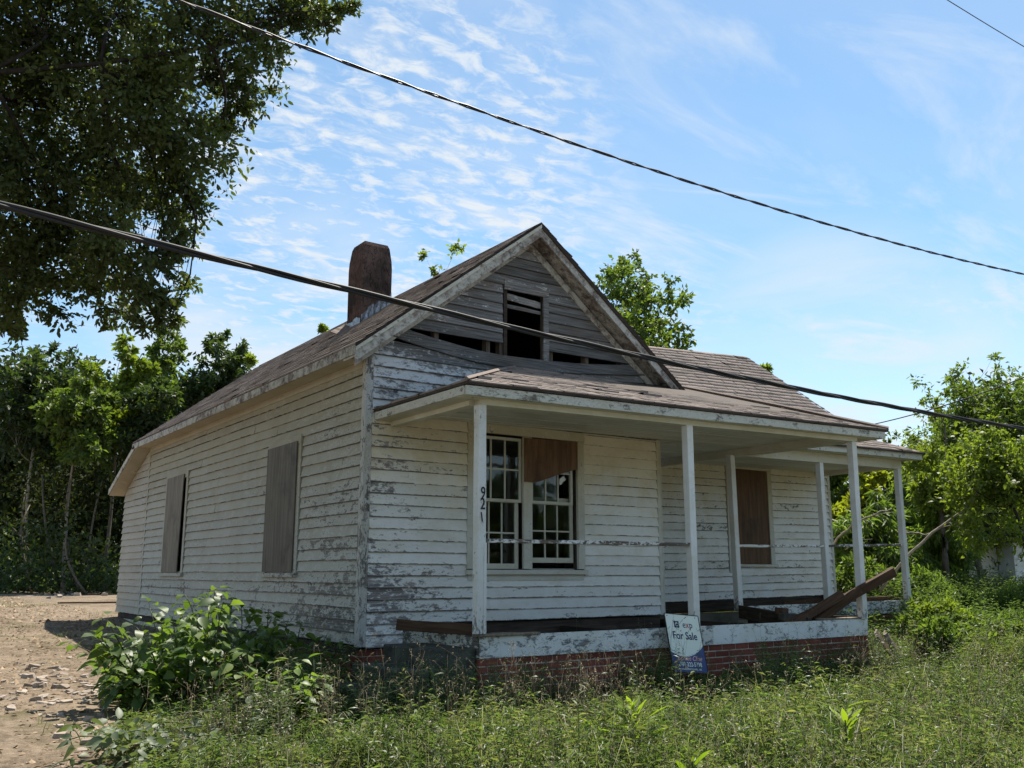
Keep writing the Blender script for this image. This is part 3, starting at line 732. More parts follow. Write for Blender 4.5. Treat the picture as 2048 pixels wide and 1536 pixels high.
MB().box(10.775, 10.80, 7.05, 9.05, 1.70, 1.79).box(10.41, 10.77, 7.05, 9.0, 1.70, 1.715).add('porch_fascia', M['fascia'], house)
n = 14
for i in range(n):     # ceiling boards, level, run along the front
    y0 = 7.275 + (8.83 - 7.275) * i / n; y1 = 7.275 + (8.83 - 7.275) * (i + 1) / n - .011
    x0 = 4.705; x1 = 10.295
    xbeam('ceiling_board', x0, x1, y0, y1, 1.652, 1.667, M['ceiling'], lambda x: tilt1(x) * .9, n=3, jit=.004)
for i in range(15):    # ceiling of the recess; the last boards by the wing wall have dropped
    y0 = 8.835 + (10.56 - 8.835) * i / 15; y1 = y0 + .104
    x0, x1 = 8.57, (10.295 if i < 13 else 9.25)
    xbeam('ceiling_board', x0, x1, y0, y1, 1.652, 1.667, M['ceiling'], lambda x: tilt1(x) * .9, n=3, jit=.003)
# second porch
P2L = lambda x: .0143 * (x - 10.4)
xbeam('porch_fascia', 10.85, 14.58, 8.815, 8.84, 1.80, 1.90, M['fascia'], P2L)
xbeam('porch_fascia', 10.42, 14.5, 8.842, 9.05, 1.80, 1.815, M['header'], P2L)
xbeam('porch_header', 10.42, 14.34, 9.055, 9.15, 1.655, 1.80, M['header'], P2L)
MB().box(14.555, 14.58, 8.845, 10.7, 1.86, 1.955).box(14.24, 14.34, 9.155, 10.72, 1.72, 1.86).add('porch_header', M['header'], house)
for i in range(10):
    y0 = 9.155 + .158 * i
    xbeam('ceiling_board', 10.42, 14.23, y0, y0 + .154, 1.74, 1.755, M['ceiling'], P2L, n=3, jit=.003)
Q0, Q1, Q2, Q3 = np.array((10.6, 8.78, 1.905)), np.array((14.63, 8.78, 1.975)), np.array((12.85, 10.58, 2.70)), np.array((10.6, 10.55, 2.68))
p2 = MB().hexa(slab([Q0, Q1, Q2, Q3], .028)).hexa(slab([Q1, (14.63, 10.75, 1.98), (12.87, 10.75, 2.70), Q2], .028)).add('porch_roof', M['dark_wood'], house)
shingles('shingles', p2, Q0, Q1, Q3, Q3 + (Q1 - Q0), hi=lambda v: 1 - (Q1[0] - Q2[0]) * v / (Q1[0] - Q0[0]), seed=31, course=.135)
shingles('shingles', p2, Q1, (14.63, 10.75, 1.98), Q2, (12.87, 10.75, 2.70), seed=32)

# --- chimney
CXc, CYc = 5.95, 11.55
pts = []
prof = [(2.9, .225, .215), (4.20, .230, .220), (4.32, .224, .214), (4.51, .200, .190), (4.565, .178, .170)]
V = []; Fc = []
ch0 = onX(728, 640, 5.8)
cx0, cy0 = 5.61, 11.52
for z, a, bq in prof:
    for sx, sy in ((-1, -1), (1, -1), (1, 1), (-1, 1)): V.append((cx0 + sx * a, cy0 + sy * bq, z))
for i in range(len(prof) - 1):
    for j in range(4): Fc.append((4 * i + j, 4 * i + (j + 1) % 4, 4 * i + 4 + (j + 1) % 4, 4 * i + 4 + j))
Fc.append((4 * len(prof) - 4, 4 * len(prof) - 3, 4 * len(prof) - 2, 4 * len(prof) - 1))
chim = add('chimney', V, Fc, M['chimney'], house)
def zr(x): return 4.19 - .775 * (6.46 - x)
for k in range(5):     # crumpled tin along the foot of the stack
    xa = 5.385 + k * .09; xb = xa + .09
    yo = cy0 - .215 - .012 - R.uniform(0, .012)
    add('flashing', [(xa, yo, zr(xa) - .02), (xb, yo - .01, zr(xb) - .02), (xb, yo, zr(xb) + R.uniform(.10, .17)), (xa, yo - .008, zr(xa) + R.uniform(.10, .17)),
                     (xa, yo + .004, zr(xa) - .02), (xb, yo + .004, zr(xb) - .02), (xb, yo + .006, zr(xb) + .12), (xa, yo + .006, zr(xa) + .12)],
        [(0, 1, 2, 3), (7, 6, 5, 4), (0, 4, 5, 1), (1, 5, 6, 2), (2, 6, 7, 3), (3, 7, 4, 0)], M['flash'], chim)
for k in range(4):
    ya = cy0 - .215 + k * .107
    xx = cx0 - .225 - .012
    add('flashing', [(xx, ya, zr(xx) - .02), (xx, ya + .104, zr(xx) - .02), (xx - .005, ya + .104, zr(xx) + R.uniform(.06, .12)), (xx, ya, zr(xx) + R.uniform(.06, .12)),
                     (xx + .004, ya, zr(xx) - .02), (xx + .004, ya + .104, zr(xx) - .02), (xx + .004, ya + .104, zr(xx) + .08), (xx + .004, ya, zr(xx) + .08)],
        [(3, 2, 1, 0), (4, 5, 6, 7), (1, 5, 4, 0), (2, 6, 5, 1), (3, 7, 6, 2), (0, 4, 7, 3)], M['flash'], chim)
plank('loose_shingle', (5.16, 11.62, zr(5.16) + .05), (5.38, 11.66, zr(5.38) + .03), .2, .015, M['shingle'], roll=.5, parent=chim)

# --- twin window on the gable front
y0, y1 = YW - .040, YW + .004
wf = MB().box(5.58, 5.683, y0, y1, .045, 1.575).box(7.158, 7.258, y0, y1, .045, 1.575).box(5.575, 7.265, y0 - .006, y1, 1.576, 1.688).box(6.352, 6.474, y0 + .006, y1, .045, 1.575).add('window', M['trim_v'], house, bevel=.003)
MB().box(5.56, 7.275, YW - .075, YW + .02, -.018, .035).add('sill', M['trim_h'], wf, bevel=.004)
MB().box(5.60, 7.24, YW - .030, YW - .004, -.085, -.0195).add('apron', M['trim_h'], wf)
def sash(x0, x1, z0, z1, yy, rows, cols, st=.034, top=.034, bot=.034, mat=M['muntin'], missing=()):
    th = .032
    fr = MB().box(x0, x0 + st, yy, yy + th, z0, z1).box(x1 - st, x1, yy, yy + th, z0, z1).box(x0 + st, x1 - st, yy + .001, yy + th, z0, z0 + bot).box(x0 + st, x1 - st, yy + .001, yy + th, z1 - top, z1).add('sash', mat, wf)
    X0, X1, Z0, Z1 = x0 + st, x1 - st, z0 + bot, z1 - top; mw = .018
    for i in range(1, cols):
        x = X0 + (X1 - X0) * i / cols; MB().box(x - mw / 2, x + mw / 2, yy + .004, yy + th - .006, Z0, Z1).add('muntin', mat, wf)
    for j in range(1, rows):
        z = Z0 + (Z1 - Z0) * j / rows; MB().box(X0, X1, yy + .006, yy + th - .008, z - mw / 2, z + mw / 2).add('muntin', mat, wf)
    for i in range(cols):
        for j in range(rows):
            if (i, j) in missing: continue
            a0 = X0 + (X1 - X0) * i / cols; a1 = X0 + (X1 - X0) * (i + 1) / cols; e0 = Z0 + (Z1 - Z0) * j / rows; e1 = Z0 + (Z1 - Z0) * (j + 1) / rows
            MB().box(a0, a1, yy + .014, yy + .018, e0, e1).add('pane', M['glass'], wf)
sash(5.69, 6.345, .80, 1.55, YW + .004, 2, 3)
sash(5.69, 6.325, .045, .83, YW + .040, 2, 3, bot=.06, st=.05)
sash(6.48, 7.11, .80, 1.55, YW + .004, 2, 3, missing=((2, 0),))
sash(6.48, 7.135, .118, .83, YW + .040, 2, 3, bot=.058, st=.05)
MB().box(6.48, 7.15, YW + .045, YW + .08, .036, .05).add('stool', M['trim_h'], wf)
MB().box(6.49, 7.10, YW + .075, YW + .085, .84, .885).add('inner_stop', M['muntin'], wf)
# broken pane: jagged remains of glass and a small flat white piece
gl = [onY(900 + x / 4.8, 850 + y / 4.8, YW + .018) for x, y in ((1040, 690), (1160, 690), (1160, 660), (1140, 640), (1112, 600), (1085, 640), (1070, 690))]
V = [tuple(p) for p in gl] + [(p[0], p[1] + .003, p[2]) for p in gl]; k = len(gl)
pp_ = [onY(900 + x / 4.8, 850 + y / 4.8, YW + .02) for x, y in ((1050, 560), (1052, 520), (1075, 498), (1098, 492), (1100, 510), (1114, 515), (1105, 535), (1085, 545), (1070, 572), (1055, 575))]
V = [tuple(p) for p in pp_] + [(p[0], p[1] + .002, p[2]) for p in pp_]; k = len(pp_)
add('white_scrap', V, [tuple(range(k))[::-1], tuple(range(k, 2 * k))] + [(i, (i + 1) % k, (i + 1) % k + k, i + k) for i in range(k)], M['pane_white'], wf)
# torn plywood over the upper right sash
pl = [(718, 122), (1225, 165), (1225, 425), (1160, 440), (1090, 462), (1000, 490), (950, 512), (900, 525), (850, 545), (800, 551), (750, 545), (718, 545)]
yy = YW - .058
V = []; 
for x, y in pl: q = onY(900 + x / 4.8, 850 + y / 4.8, yy); V.append((q[0], yy, q[2]))
k = len(V); V = V + [(a_, yy + .012, c_) for a_, _, c_ in V]
add('plywood_cover', V, [tuple(range(k))[::-1], tuple(range(k, 2 * k))] + [(i, (i + 1) % k, (i + 1) % k + k, i + k) for i in range(k)], M['ply'], wf)

# --- boarded windows of the side wall
def side_window(ya, yb, z1, by0, by1, lean):
    xo = XW - .036
    wq = MB().box(xo, XW + .004, ya, ya + .095, .0, z1 - .11).box(xo, XW + .004, yb - .095, yb, .0, z1 - .11).box(xo - .004, XW + .004, ya, yb, z1 - .109, z1).add('window', M['side'], house, bevel=.003)
    MB().box(xo - .03, XW + .01, ya - .02, yb + .02, -.05, -.002).add('sill', M['side'], wq, bevel=.003)
    MB().box(XW + .02, XW + .03, ya + .09, yb - .09, .0, z1 - .1).add('dark_sash', M['black'], wq)
    V = []
    for (yq, zq, dx) in ((by0 + lean, .015, .004), (by1, .015, 0), (by1, 1.555, 0), (by0, 1.56, .03 if lean else 0)):
        V.append((xo - .018 - dx * .3, yq, zq))
    V = V + [(a_ + .013, b_, c_) for a_, b_, c_ in V]
    add('plywood_cover', V, [(0, 1, 2, 3), (7, 6, 5, 4), (0, 4, 5, 1), (1, 5, 6, 2), (2, 6, 7, 3), (3, 7, 4, 0)], M['ply_grey'], wq)
side_window(10.52, 11.60, 1.635, 10.605, 11.575, .0)
side_window(15.10, 16.36, 1.61, 15.26, 16.24, .09)

# --- boarded wing window
yq = YV - .038
wz = tiltw(12.4)
wq = MB().box(11.87, 11.96, yq, YV + .004, -.02 + wz, 1.70 + wz).box(12.905, 13.01, yq, YV + .004, .115 + wz, 1.70 + wz).box(11.86, 13.02, yq - .005, YV + .004, 1.701 + wz, 1.80 + wz).add('window', M['trim_v'], house, bevel=.003)
MB().box(11.98, 13.05, YV - .07, YV + .01, .07 + wz, .114 + wz).add('sill', M['trim_h'], wq, bevel=.003)
MB().box(11.965, 12.90, YV - .024, YV - .012, .12 + wz, 1.695 + wz).add('plywood_cover', M['ply'], wq)

# --- sill timbers under the walls
def rough_x(name, x0, x1, y0, y1, z0, z1, mat, tl=lambda x: 0, jit=.012): return xbeam(name, x0, x1, y0, y1, z0, z1, mat, tl, n=12, jit=jit)
rough_x('sill_beam', 4.95, 8.5, YW + .012, YW + .16, -.70, -.535, M['dark_wood'])
rough_x('sill_beam', 8.6, 14.6, YV + .012, YV + .16, -.62, -.455, M['dark_wood'], tiltw)
rough_x('ledger', 8.62, 14.5, YV - .03, YV + .005, -.60, -.47, M['dark_wood'], tiltw)
MB().box(4.34, 4.5, 8.9, 19.3, -.82, -.735).add('sill_beam', M['dark_wood'], house)

# --- brick foundations
BLN, BH, BDJ, BC = .196, .0540, .0125, .0664
brick_me = []
for s in range(4):
    rr = random.Random(50 + s); j = lambda: rr.uniform(-.0015, .0015)
    mb = MB().hexa([(j(), j(), j()), (BLN + j(), j(), j()), (BLN, .06, 0), (0, .06, 0), (j(), j(), BH + j()), (BLN + j(), j(), BH + j()), (BLN, .06, BH), (0, .06, BH)])
    brick_me.append(mesh_from('brick', mb.v, mb.f, M['brick']))
half_me = mesh_from('brick', *MB().box(0, .095, 0, .06, 0, BH).__dict__.values(), M['brick'])
def brick_wall(parent, x0, x1, y, ztop, rows, tl=lambda x: 0, axis='x', sd=1, hide=None):
    rr = random.Random(sd)
    for r in range(rows):
        u = x0 - (BLN + BDJ) * (.5 if r % 2 else 0)
        while u < x1 - .02:
            a = max(u, x0); e = min(u + BLN, x1)
            if e - a > .04:
                full = e - a > .17
                o = bpy.data.objects.new('brick', rr.choice(brick_me) if full else half_me)
                if full and abs(e - a - BLN) > .002: o.scale = ((e - a) / BLN, 1, 1)
                if not full: o.scale = ((e - a) / .095, 1, 1)
                z = ztop - (r + 1) * BC + BDJ * .5 + tl((a + e) / 2); dy = rr.uniform(-.003, .004)
                if axis == 'x': o.location = (a, y + dy, z)
                else: o.location = (y + dy, e, z); o.rotation_euler = (0, 0, -math.pi / 2)
                COL.objects.link(o); o.parent = parent
            u += BLN + BDJ
f1 = MB().box(4.70, 10.40, YP + .007, YP + .2, -1.5, -.752).box(4.702, 4.9, YP + .21, 7.62, -1.5, -.752).box(10.2, 10.398, YP + .21, 9.2, -1.5, -.752).add('porch_foundation', M['mortar'], house)
brick_wall(f1, 4.692, 10.402, YP, -.750, 7, sd=1)
brick_wall(f1, YP + .064, 7.62, 4.692, -.750, 7, axis='y', sd=2)
f2 = MB().box(10.42, 14.29, YP2 + .011, YP2 + .2, -1.5, -.66).add('porch_foundation', M['mortar'], house)
brick_wall(f2, 10.5, 14.30, YP2, -.655, 7, tl=lambda x: .003 * (x - 10.5), sd=3)
f3 = MB().box(4.345, 4.69, YW + .03, YW + .2, -1.5, -.765).box(4.345, 4.54, YW + .2, 19.3, -1.5, -.83).add('wall_foundation', M['mortar'], house)
brick_wall(f3, 4.337, 4.70, YW + .019, -.762, 5, sd=4)
brick_wall(f3, YW + .08, 10.6, 4.334, -.828, 5, axis='y', sd=5)
# porch edge boards
xbeam('porch_band', 4.70, 7.66, YP - .014, YP + .012, -.748, -.552, M['band'], lambda x: 0, n=8, jit=.003)
xbeam('porch_band', 7.663, 10.40, YP - .012, YP + .012, -.748, -.552, M['band'], lambda x: 0, n=8, jit=.003)
MB().box(4.685, 4.712, YP - .002 + .016, 8.62, -.74, -.556).add('porch_band', M['band_old'], house)
xbeam('porch_band', 10.42, 14.30, YP2 - .014, YP2 + .012, -.652, -.455, M['band'], lambda x: .006 * (x - 10.4), n=8, jit=.003)
MB().box(10.372, 10.398, YP + .016, 9.05, -.748, -.556).add('porch_band', M['band_old'], house)
MB().box(10.32, 10.37, YP + .07, 9.04, -.80, -.53).add('rim_joist', M['dark_wood'], house)
MB().box(4.716, 10.3, YP + .015, YP + .06, -.80, -.565).add('rim_joist', M['dark_wood'], house)
MB().box(10.45, 14.25, YP2 + .015, YP2 + .06, -.70, -.47).add('rim_joist', M['dark_wood'], house)
plank('floor_board', (4.66, YP + .01, -.546), (5.35, YP + .03, -.548), .13, .022, M['grey_wood'], parent=house)
plank('floor_board', (9.55, YP + .05, -.54), (10.30, YP + .04, -.545), .12, .022, M['grey_wood'], parent=house)
plank('joist', (10.16, 9.02, -.52), (9.42, 7.30, -.60), .05, .17, M['dark_wood'], parent=house)
plank('joist', (8.62, 10.6, -.66), (8.75, 7.3, -.66), .05, .16, M['dark_wood'], parent=house)
plank('joist', (5.6, 8.85, -.68), (5.65, 7.3, -.68), .05, .16, M['dark_wood'], parent=house)
plank('joist', (6.9, 8.85, -.68), (6.95, 7.3, -.68), .05, .16, M['dark_wood'], parent=house)
plank('joist', (14.22, 9.2, -.46), (14.22, 10.72, -.44), .05, .12, M['brown_wood'], parent=house)
plank('joist', (12.7, 10.35, -.50), (14.25, 9.35, -.42), .05, .10, M['brown_wood'], parent=house)

MB().box(8.62, 14.55, YV + .03, YV + .14, -1.5, -.63).box(4.95, 8.5, YW + .04, YW + .14, -1.5, -.705).add('wall_foundation', M['inner'], house)
# --- posts and rails
def post(x0, x1, yy0, yy1, z0, z1, lean=0.0, parent=house):
    V = []; Fc = []; n = 7
    for i in range(n + 1):
        t = i / n; z = z0 + (z1 - z0) * t; dx = lean * (1 - t)
        j = lambda: R.uniform(-.0022, .0022)
        V += [(x0 + dx + j(), yy0 + j(), z), (x1 + dx + j(), yy0 + j(), z), (x1 + dx + j(), yy1, z), (x0 + dx + j(), yy1, z)]
    for i in range(n):
        for q in range(4): Fc.append((4 * i + q, 4 * i + (q + 1) % 4, 4 * i + 4 + (q + 1) % 4, 4 * i + 4 + q))
    Fc += [(3, 2, 1, 0), (4 * n, 4 * n + 1, 4 * n + 2, 4 * n + 3)]
    return add('porch_post', V, Fc, M['post'], parent, bevel=.005)
p1 = post(4.637, 4.725, 7.158, 7.246, -.534, 1.535 + tilt1(4.68))
post(7.345, 7.437, 7.158, 7.246, -.552, 1.535 + tilt1(7.4))
post(10.292, 10.384, 7.158, 7.246, -.552, 1.535 + tilt1(10.34), lean=-.03)
post(10.143, 10.235, 9.055, 9.147, -.52, 1.655, lean=.03)
post(12.155, 12.247, 9.055, 9.147, -.445, 1.655 + P2L(12.2))
post(14.225, 14.318, 9.055, 9.147, -.43, 1.655 + P2L(14.27))
# boxed lower halves
MB().box(4.700, 4.728, 7.150, 7.1565, -.53, .27).add('post_trim', M['post'], p1)
plank('rail', (4.727, 7.20, .290), (7.343, 7.20, .300), .05, .036, M['rail'], parent=house, n=10)
plank('rail', (10.24, 9.10, .375), (12.153, 9.10, .40), .05, .036, M['rail'], parent=house, n=8)
plank('rail', (12.249, 9.10, .405), (14.223, 9.10, .455), .05, .036, M['rail'], parent=house, n=8)

def text_mesh(s, size, mat, shear=0.0, ext=.0006, bold=0.0, sx=1.0):
    cu = bpy.data.curves.new('t', 'FONT'); cu.body = s; cu.size = size; cu.extrude = ext; cu.shear = shear; cu.offset = bold; cu.resolution_u = 3
    cu.align_x = 'CENTER'; cu.align_y = 'CENTER'
    ob = bpy.data.objects.new('t', cu); me = bpy.data.meshes.new_from_object(ob); bpy.data.objects.remove(ob); bpy.data.curves.remove(cu)
    me.materials.clear(); me.materials.append(mat)
    if sx != 1.0:
        for v in me.vertices: v.co.x *= sx
    return me
for ch, x, z, rot, sz in (('9', 4.688, .715, 0, .15), ('2', 4.684, .615, 0, .15), ('1', 4.675, .495, -.16, .125)):
    me = text_mesh(ch, sz, M['black'], ext=.002, bold=.001, sx=.72); me.name = 'house_number'
    o = bpy.data.objects.new('house_number', me); o.location = (x, 7.1535, z); o.rotation_euler = (math.pi / 2, rot, 0); COL.objects.link(o); o.parent = p1

# ------------------------------------------------------------------ steps, loose lumber, sign
st = empty('concrete_steps', (4.3, 7.7, -1.15))
tag(st, 'mossy concrete steps beside the house number post', 'steps')
def rough_block(name, x0, x1, y0, y1, z0, z1, mat, parent):
    V = []; nx, nyy = 3, 4; rr = random.Random(int(x0 * 100))
    mb = MB(); c = [(x0, y0, z0), (x1, y0, z0), (x1, y1, z0), (x0, y1, z0), (x0, y0, z1), (x1, y0, z1), (x1, y1, z1), (x0, y1, z1)]
    c = [(a + rr.uniform(-.01, .01), b_ + rr.uniform(-.01, .01), q + rr.uniform(-.006, .006)) for a, b_, q in c]
    return mb.hexa(c).add(name, mat, parent, bevel=.012)
rough_block('step', 4.225, 4.675, 7.245, 8.16, -1.3, -.655, M['concrete'], st)
rough_block('step', 3.92, 4.213, 7.235, 8.17, -1.3, -.81, M['concrete'], st)
rough_block('step', 3.62, 3.908, 7.225, 8.18, -1.3, -.97, M['concrete'], st)

pl_a = onX(777, 1233, 4.35); 
o = plank('loose_beam', (4.30, 8.02, -.475), (4.76, 7.24, -.51), .05, .10, M['brown_wood'], bow=.0)
tag(o, 'brown weathered timber lying from the concrete steps to the house number post', 'plank')
# lumber pile that sticks out past the last post of the front porch
e1 = onY(1789, 1143, 6.93); e2 = onY(1712, 1188, 7.02); e3 = onY(1660, 1222, 7.3)
o = plank('loose_plank', (9.35, 7.62, -.70), tuple(e1), .05, .115, M['brown_wood'], roll=.25); tag(o, 'longest brown plank jutting up out of the porch past the end post', 'plank', 'planks heaped in the open porch')
o = plank('loose_plank', (9.10, 7.56, -.72), tuple(e2 + np.array((-.12, .10, .0))), .05, .105, M['brown_wood'], roll=-.2); tag(o, 'shorter brown plank leaning against the longest jutting plank', 'plank', 'planks heaped in the open porch')
o = plank('loose_plank', (9.5, 7.42, -.66), tuple(e1 + np.array((-.55, .12, -.22))), .05, .10, M['brown_wood'], roll=.1); tag(o, 'brown plank tucked under the longest jutting plank', 'plank', 'planks heaped in the open porch')
o = plank('loose_plank', (9.2, 7.5, -.60), (9.62, 7.40, -.46), .05, .09, M['brown_wood'], roll=.3); tag(o, 'short stubby brown offcut lying beside the heaped planks', 'plank', 'planks heaped in the open porch')
def blk(p, rz, label, s=(.2, .1, .08)):
    mb = MB().box(-s[0] / 2, s[0] / 2, -s[1] / 2, s[1] / 2, 0, s[2]); o = add('loose_brick', mb.v, mb.f, M['brown_wood'] if 'brown' in label else M['concrete'], bevel=.004); o.location = p; o.rotation_euler = (.05, .06, rz); tag(o, label, 'brick'); return o
q = onY(1563, 1222, 7.85); blk((q[0], q[1], q[2] - .04), .3, 'brown block sitting on the tilted joist inside the open porch')
q = onY(1575, 1236, 7.55); blk((q[0], q[1], q[2] - .03), -.2, 'grey block lying low beside the tilted joist inside the open porch')
# boards leaning on the porch corner
for k, (xa, xb, lab) in enumerate(((10.46, 10.72, 'grey board leaning on the brick porch corner, closest to the bricks'), (10.56, 10.86, 'grey board leaning on the brick porch corner, outermost of the pair'), (10.50, 10.62, 'narrow grey batten leaning between two boards at the brick porch corner'))):
    y = 7.12 - .05 * k
    o = plank('leaning_board', (xb + .06, y - .12, float(gz(xb, y)) - .03), (xa, y + .02, -.70 - .015 * k), .025, .11 - .03 * (k == 2), M['grey_wood'], roll=.7); tag(o, lab, 'board', 'boards leaning at the porch corner')

# for sale sign, leaning on the band
tl_, tr_ = onY(1329, 1227, 7.12), onY(1395, 1233, 7.12)
bl_ = onY(1345, 1343, 6.96)
U_ = tr_ - tl_; Wd = np.linalg.norm(U_); U_ /= Wd
Dn = bl_ - tl_; Dn -= U_ * (Dn @ U_); Hh = np.linalg.norm(Dn); Dn /= Hh
Nn = np.cross(U_, -Dn)
sg = empty('for_sale_sign', tuple(tl_ + U_ * Wd / 2 + Dn * Hh))
tag(sg, 'white and blue for sale sign leaning on the porch edge', 'sign')
SB = Matrix(((U_[0], -Dn[0], Nn[0], 0), (U_[1], -Dn[1], Nn[1], 0), (U_[2], -Dn[2], Nn[2], 0), (0, 0, 0, 1)))
cen = tl_ + U_ * Wd / 2 + Dn * Hh / 2
def on_sign(me, name, u, v, lift, parent):
    o = bpy.data.objects.new(name, me); mw = Matrix.Translation(tuple(cen + U_ * (u * Wd) - Dn * (v * Hh) + Nn * lift)) @ SB
    COL.objects.link(o); o.parent = parent
    if parent is sg: o.matrix_parent_inverse = Matrix.Translation(sg.location).inverted()
    o.matrix_basis = mw; return o
mb = MB().box(-Wd / 2, Wd / 2, -Hh / 2, Hh / 2, -.004, 0); panel_me = mesh_from('panel', mb.v, mb.f, M['sign_white'])
panel = on_sign(panel_me, 'panel', 0, 0, 0, sg)
for (a0, a1, c0, c1) in ((-Wd / 2 - .008, -Wd / 2, -Hh / 2, Hh / 2), (Wd / 2, Wd / 2 + .008, -Hh / 2, Hh / 2), (-Wd / 2, Wd / 2, Hh / 2, Hh / 2 + .008)):
    mb = MB().box(a0, a1, c0, c1, -.008, .003); on_sign(mesh_from('frame', mb.v, mb.f, M['black']), 'frame', 0, 0, 0, sg)
n = 16; V = []; top = []
for i in range(n + 1):
    t = i / n; top.append((-Wd / 2 + Wd * t, Hh * (-.235 + .20 * (abs(t - .42) / .58) ** 2 * (1.0 if t > .42 else .75))))
V = [(x, y, .0012) for x, y in top] + [(x, -Hh / 2, .0012) for x, y in top] + [(x, y, .0002) for x, y in top] + [(x, -Hh / 2, .0002) for x, y in top]
k = n + 1
Fc = [(i, k + i, k + i + 1, i + 1) for i in range(n)] + [(2 * k + i, 2 * k + i + 1, 3 * k + i + 1, 3 * k + i) for i in range(n)] + [(i, i + 1, 2 * k + i + 1, 2 * k + i) for i in range(n)]
on_sign(mesh_from('blue_field', V, Fc, M['sign_blue']), 'blue_field', 0, 0, 0, sg)
on_sign(text_mesh('For Sale', Hh * .185, M['sign_navy'], bold=.0016, sx=1.0), 'lettering', .0, .125, .0014, sg)
on_sign(text_mesh('exp', Hh * .17, M['sign_navy'], sx=1.0), 'lettering', .13, .325, .0014, sg)
on_sign(text_mesh('x', Hh * .17, M['sign_red'], sx=1.0), 'lettering', .125, .325, .0022, sg)
on_sign(text_mesh('Connie Cline', Hh * .118, M['sign_pink'], shear=.35, bold=.0007, sx=.95), 'lettering', .02, -.265, .0022, sg)
on_sign(text_mesh('980-322-5798', Hh * .105, M['sign_white'], bold=.0009, sx=.92), 'lettering', .03, -.37, .0022, sg)
on_sign(text_mesh('connieclineexprealty.com', Hh * .056, M['sign_white'], bold=.0005, sx=.86), 'lettering', .03, -.445, .0022, sg)
# emblem: navy four pointed cushion with a pale roofed ring
s_ = Hh * .062; V = []; 
for i in range(24):
    th = 2 * math.pi * i / 24; rr_ = s_ * (1.0 + .42 * abs(math.cos(2 * (th - math.pi / 4))) ** 3 - .12)
    V.append((rr_ * math.cos(th), rr_ * math.sin(th), .001))
V = V + [(x, y, 0) for x, y, z in V]
on_sign(mesh_from('emblem', V, [tuple(range(24)), tuple(range(24, 48))[::-1]] + [(i, 24 + i, 24 + (i + 1) % 24, (i + 1) % 24) for i in range(24)], M['sign_navy']), 'emblem', -.20, .325, .0012, sg)
V = []; Fc = []
for i in range(13):
    th = .5 + 5.2 * i / 12
    V += [(s_ * .34 * math.cos(th), s_ * .34 * math.sin(th) - .1 * s_, .0006), (s_ * .50 * math.cos(th), s_ * .50 * math.sin(th) - .1 * s_, .0006)]
    if i: Fc.append((2 * i - 2, 2 * i - 1, 2 * i + 1, 2 * i))
V += [(-s_ * .5, s_ * .25, .0006), (0, s_ * .68, .0006), (s_ * .5, s_ * .25, .0006), (s_ * .38, s_ * .22, .0006), (0, s_ * .52, .0006), (-s_ * .38, s_ * .22, .0006)]
Fc += [(26, 31, 30, 27), (27, 30, 29, 28)]
on_sign(mesh_from('emblem', V, Fc, M['sign_white']), 'emblem', -.20, .325, .0028, sg)
for u, v in ((-.44, .47), (.40, .465)):
    V = [(.006 * math.cos(a_), .006 * math.sin(a_), 0) for a_ in np.linspace(0, 2 * math.pi, 8, False)]
    on_sign(mesh_from('nail_hole', V, [tuple(range(8))], M['black']), 'nail_hole', u, v, .0012, sg)

# ------------------------------------------------------------------ overhead lines
def cable(name, px, Y, rads, mat, label, x0, x1, strands=1, seg=60, twist=2.0, group=None):
    Qp = np.array([onY(x, y, Y) for x, y in px]); co = np.polyfit(Qp[:, 0], Qp[:, 2], 2)
    X = np.linspace(x0, x1, seg); Z = np.polyval(co, np.clip(X, Qp[0, 0] - 2, Qp[-1, 0] + 3))
    X = np.array([*X]); tubes = []
    for s in range(strands):
        r = rads[s % len(rads)]
        if strands == 1: P = np.stack([X, np.full_like(X, Y), Z], 1)
        else:
            off = rads[0] * .95; ph = 2 * math.pi * s / strands
            P = np.stack([X, Y + off * np.cos(X * twist + ph), Z + off * np.sin(X * twist + ph) * 1.1], 1)
        tubes.append(tube_arrays(P, [r] * len(P), 6))
    V, T = join_tubes(tubes)
    o = bpy.data.objects.new(name, fast_mesh(name, V, T, mat, smooth=True)); COL.objects.link(o); tag(o, label, 'cable', group); return o
BX = [(0, 415), (250, 470), (500, 528), (780, 598), (1024, 657), (1300, 718), (1500, 759), (1800, 815), (2048, 857)]
cable('cable_bundle', BX, 5.5, [.0125, .010, .0115], M['cable'], 'thick black cable bundle strung across in front of the gable', -6, 26, strands=3, seg=220, twist=3.2)
cable('overhead_wire', [(360, 0), (650, 110), (900, 205), (1200, 303), (1500, 400), (1800, 490), (2048, 548)], 5.9, [.008, .006], M['wire'], 'thin twisted wire hanging in the sky high above the gable', -4, 26, strands=2, seg=200, twist=9)
a0 = onD(1700, 858, 17.5); a1 = onD(2048, 755, 14.0); am = onD(1900, 800, 15.4)
tt = np.linspace(-.12, 1.9, 24); P = np.array([a0 * (1 - t) + a1 * t + np.array((0, 0, -.22 * 4 * t * (1 - t) * .35)) for t in tt])
V, T = tube_arrays(P, [.010] * len(P), 5)
o = bpy.data.objects.new('service_wire', fast_mesh('service_wire', V, T, M['wire'], smooth=True)); COL.objects.link(o); tag(o, 'thin service wire running up from behind the porch roof to the trees', 'cable')
a0 = onD(1895, 0, 9.0); a1 = onD(2048, 95, 9.6)
tt = np.linspace(-3, 5, 30); P = np.array([a0 + (a1 - a0) * t + np.array((0, 0, .012 * t * t)) for t in tt])
V, T = tube_arrays(P, [.005] * len(P), 5)
o = bpy.data.objects.new('overhead_wire', fast_mesh('overhead_wire', V, T, M['wire'], smooth=True)); COL.objects.link(o); tag(o, 'short stretch of fine wire crossing the open sky away from the gable', 'cable')

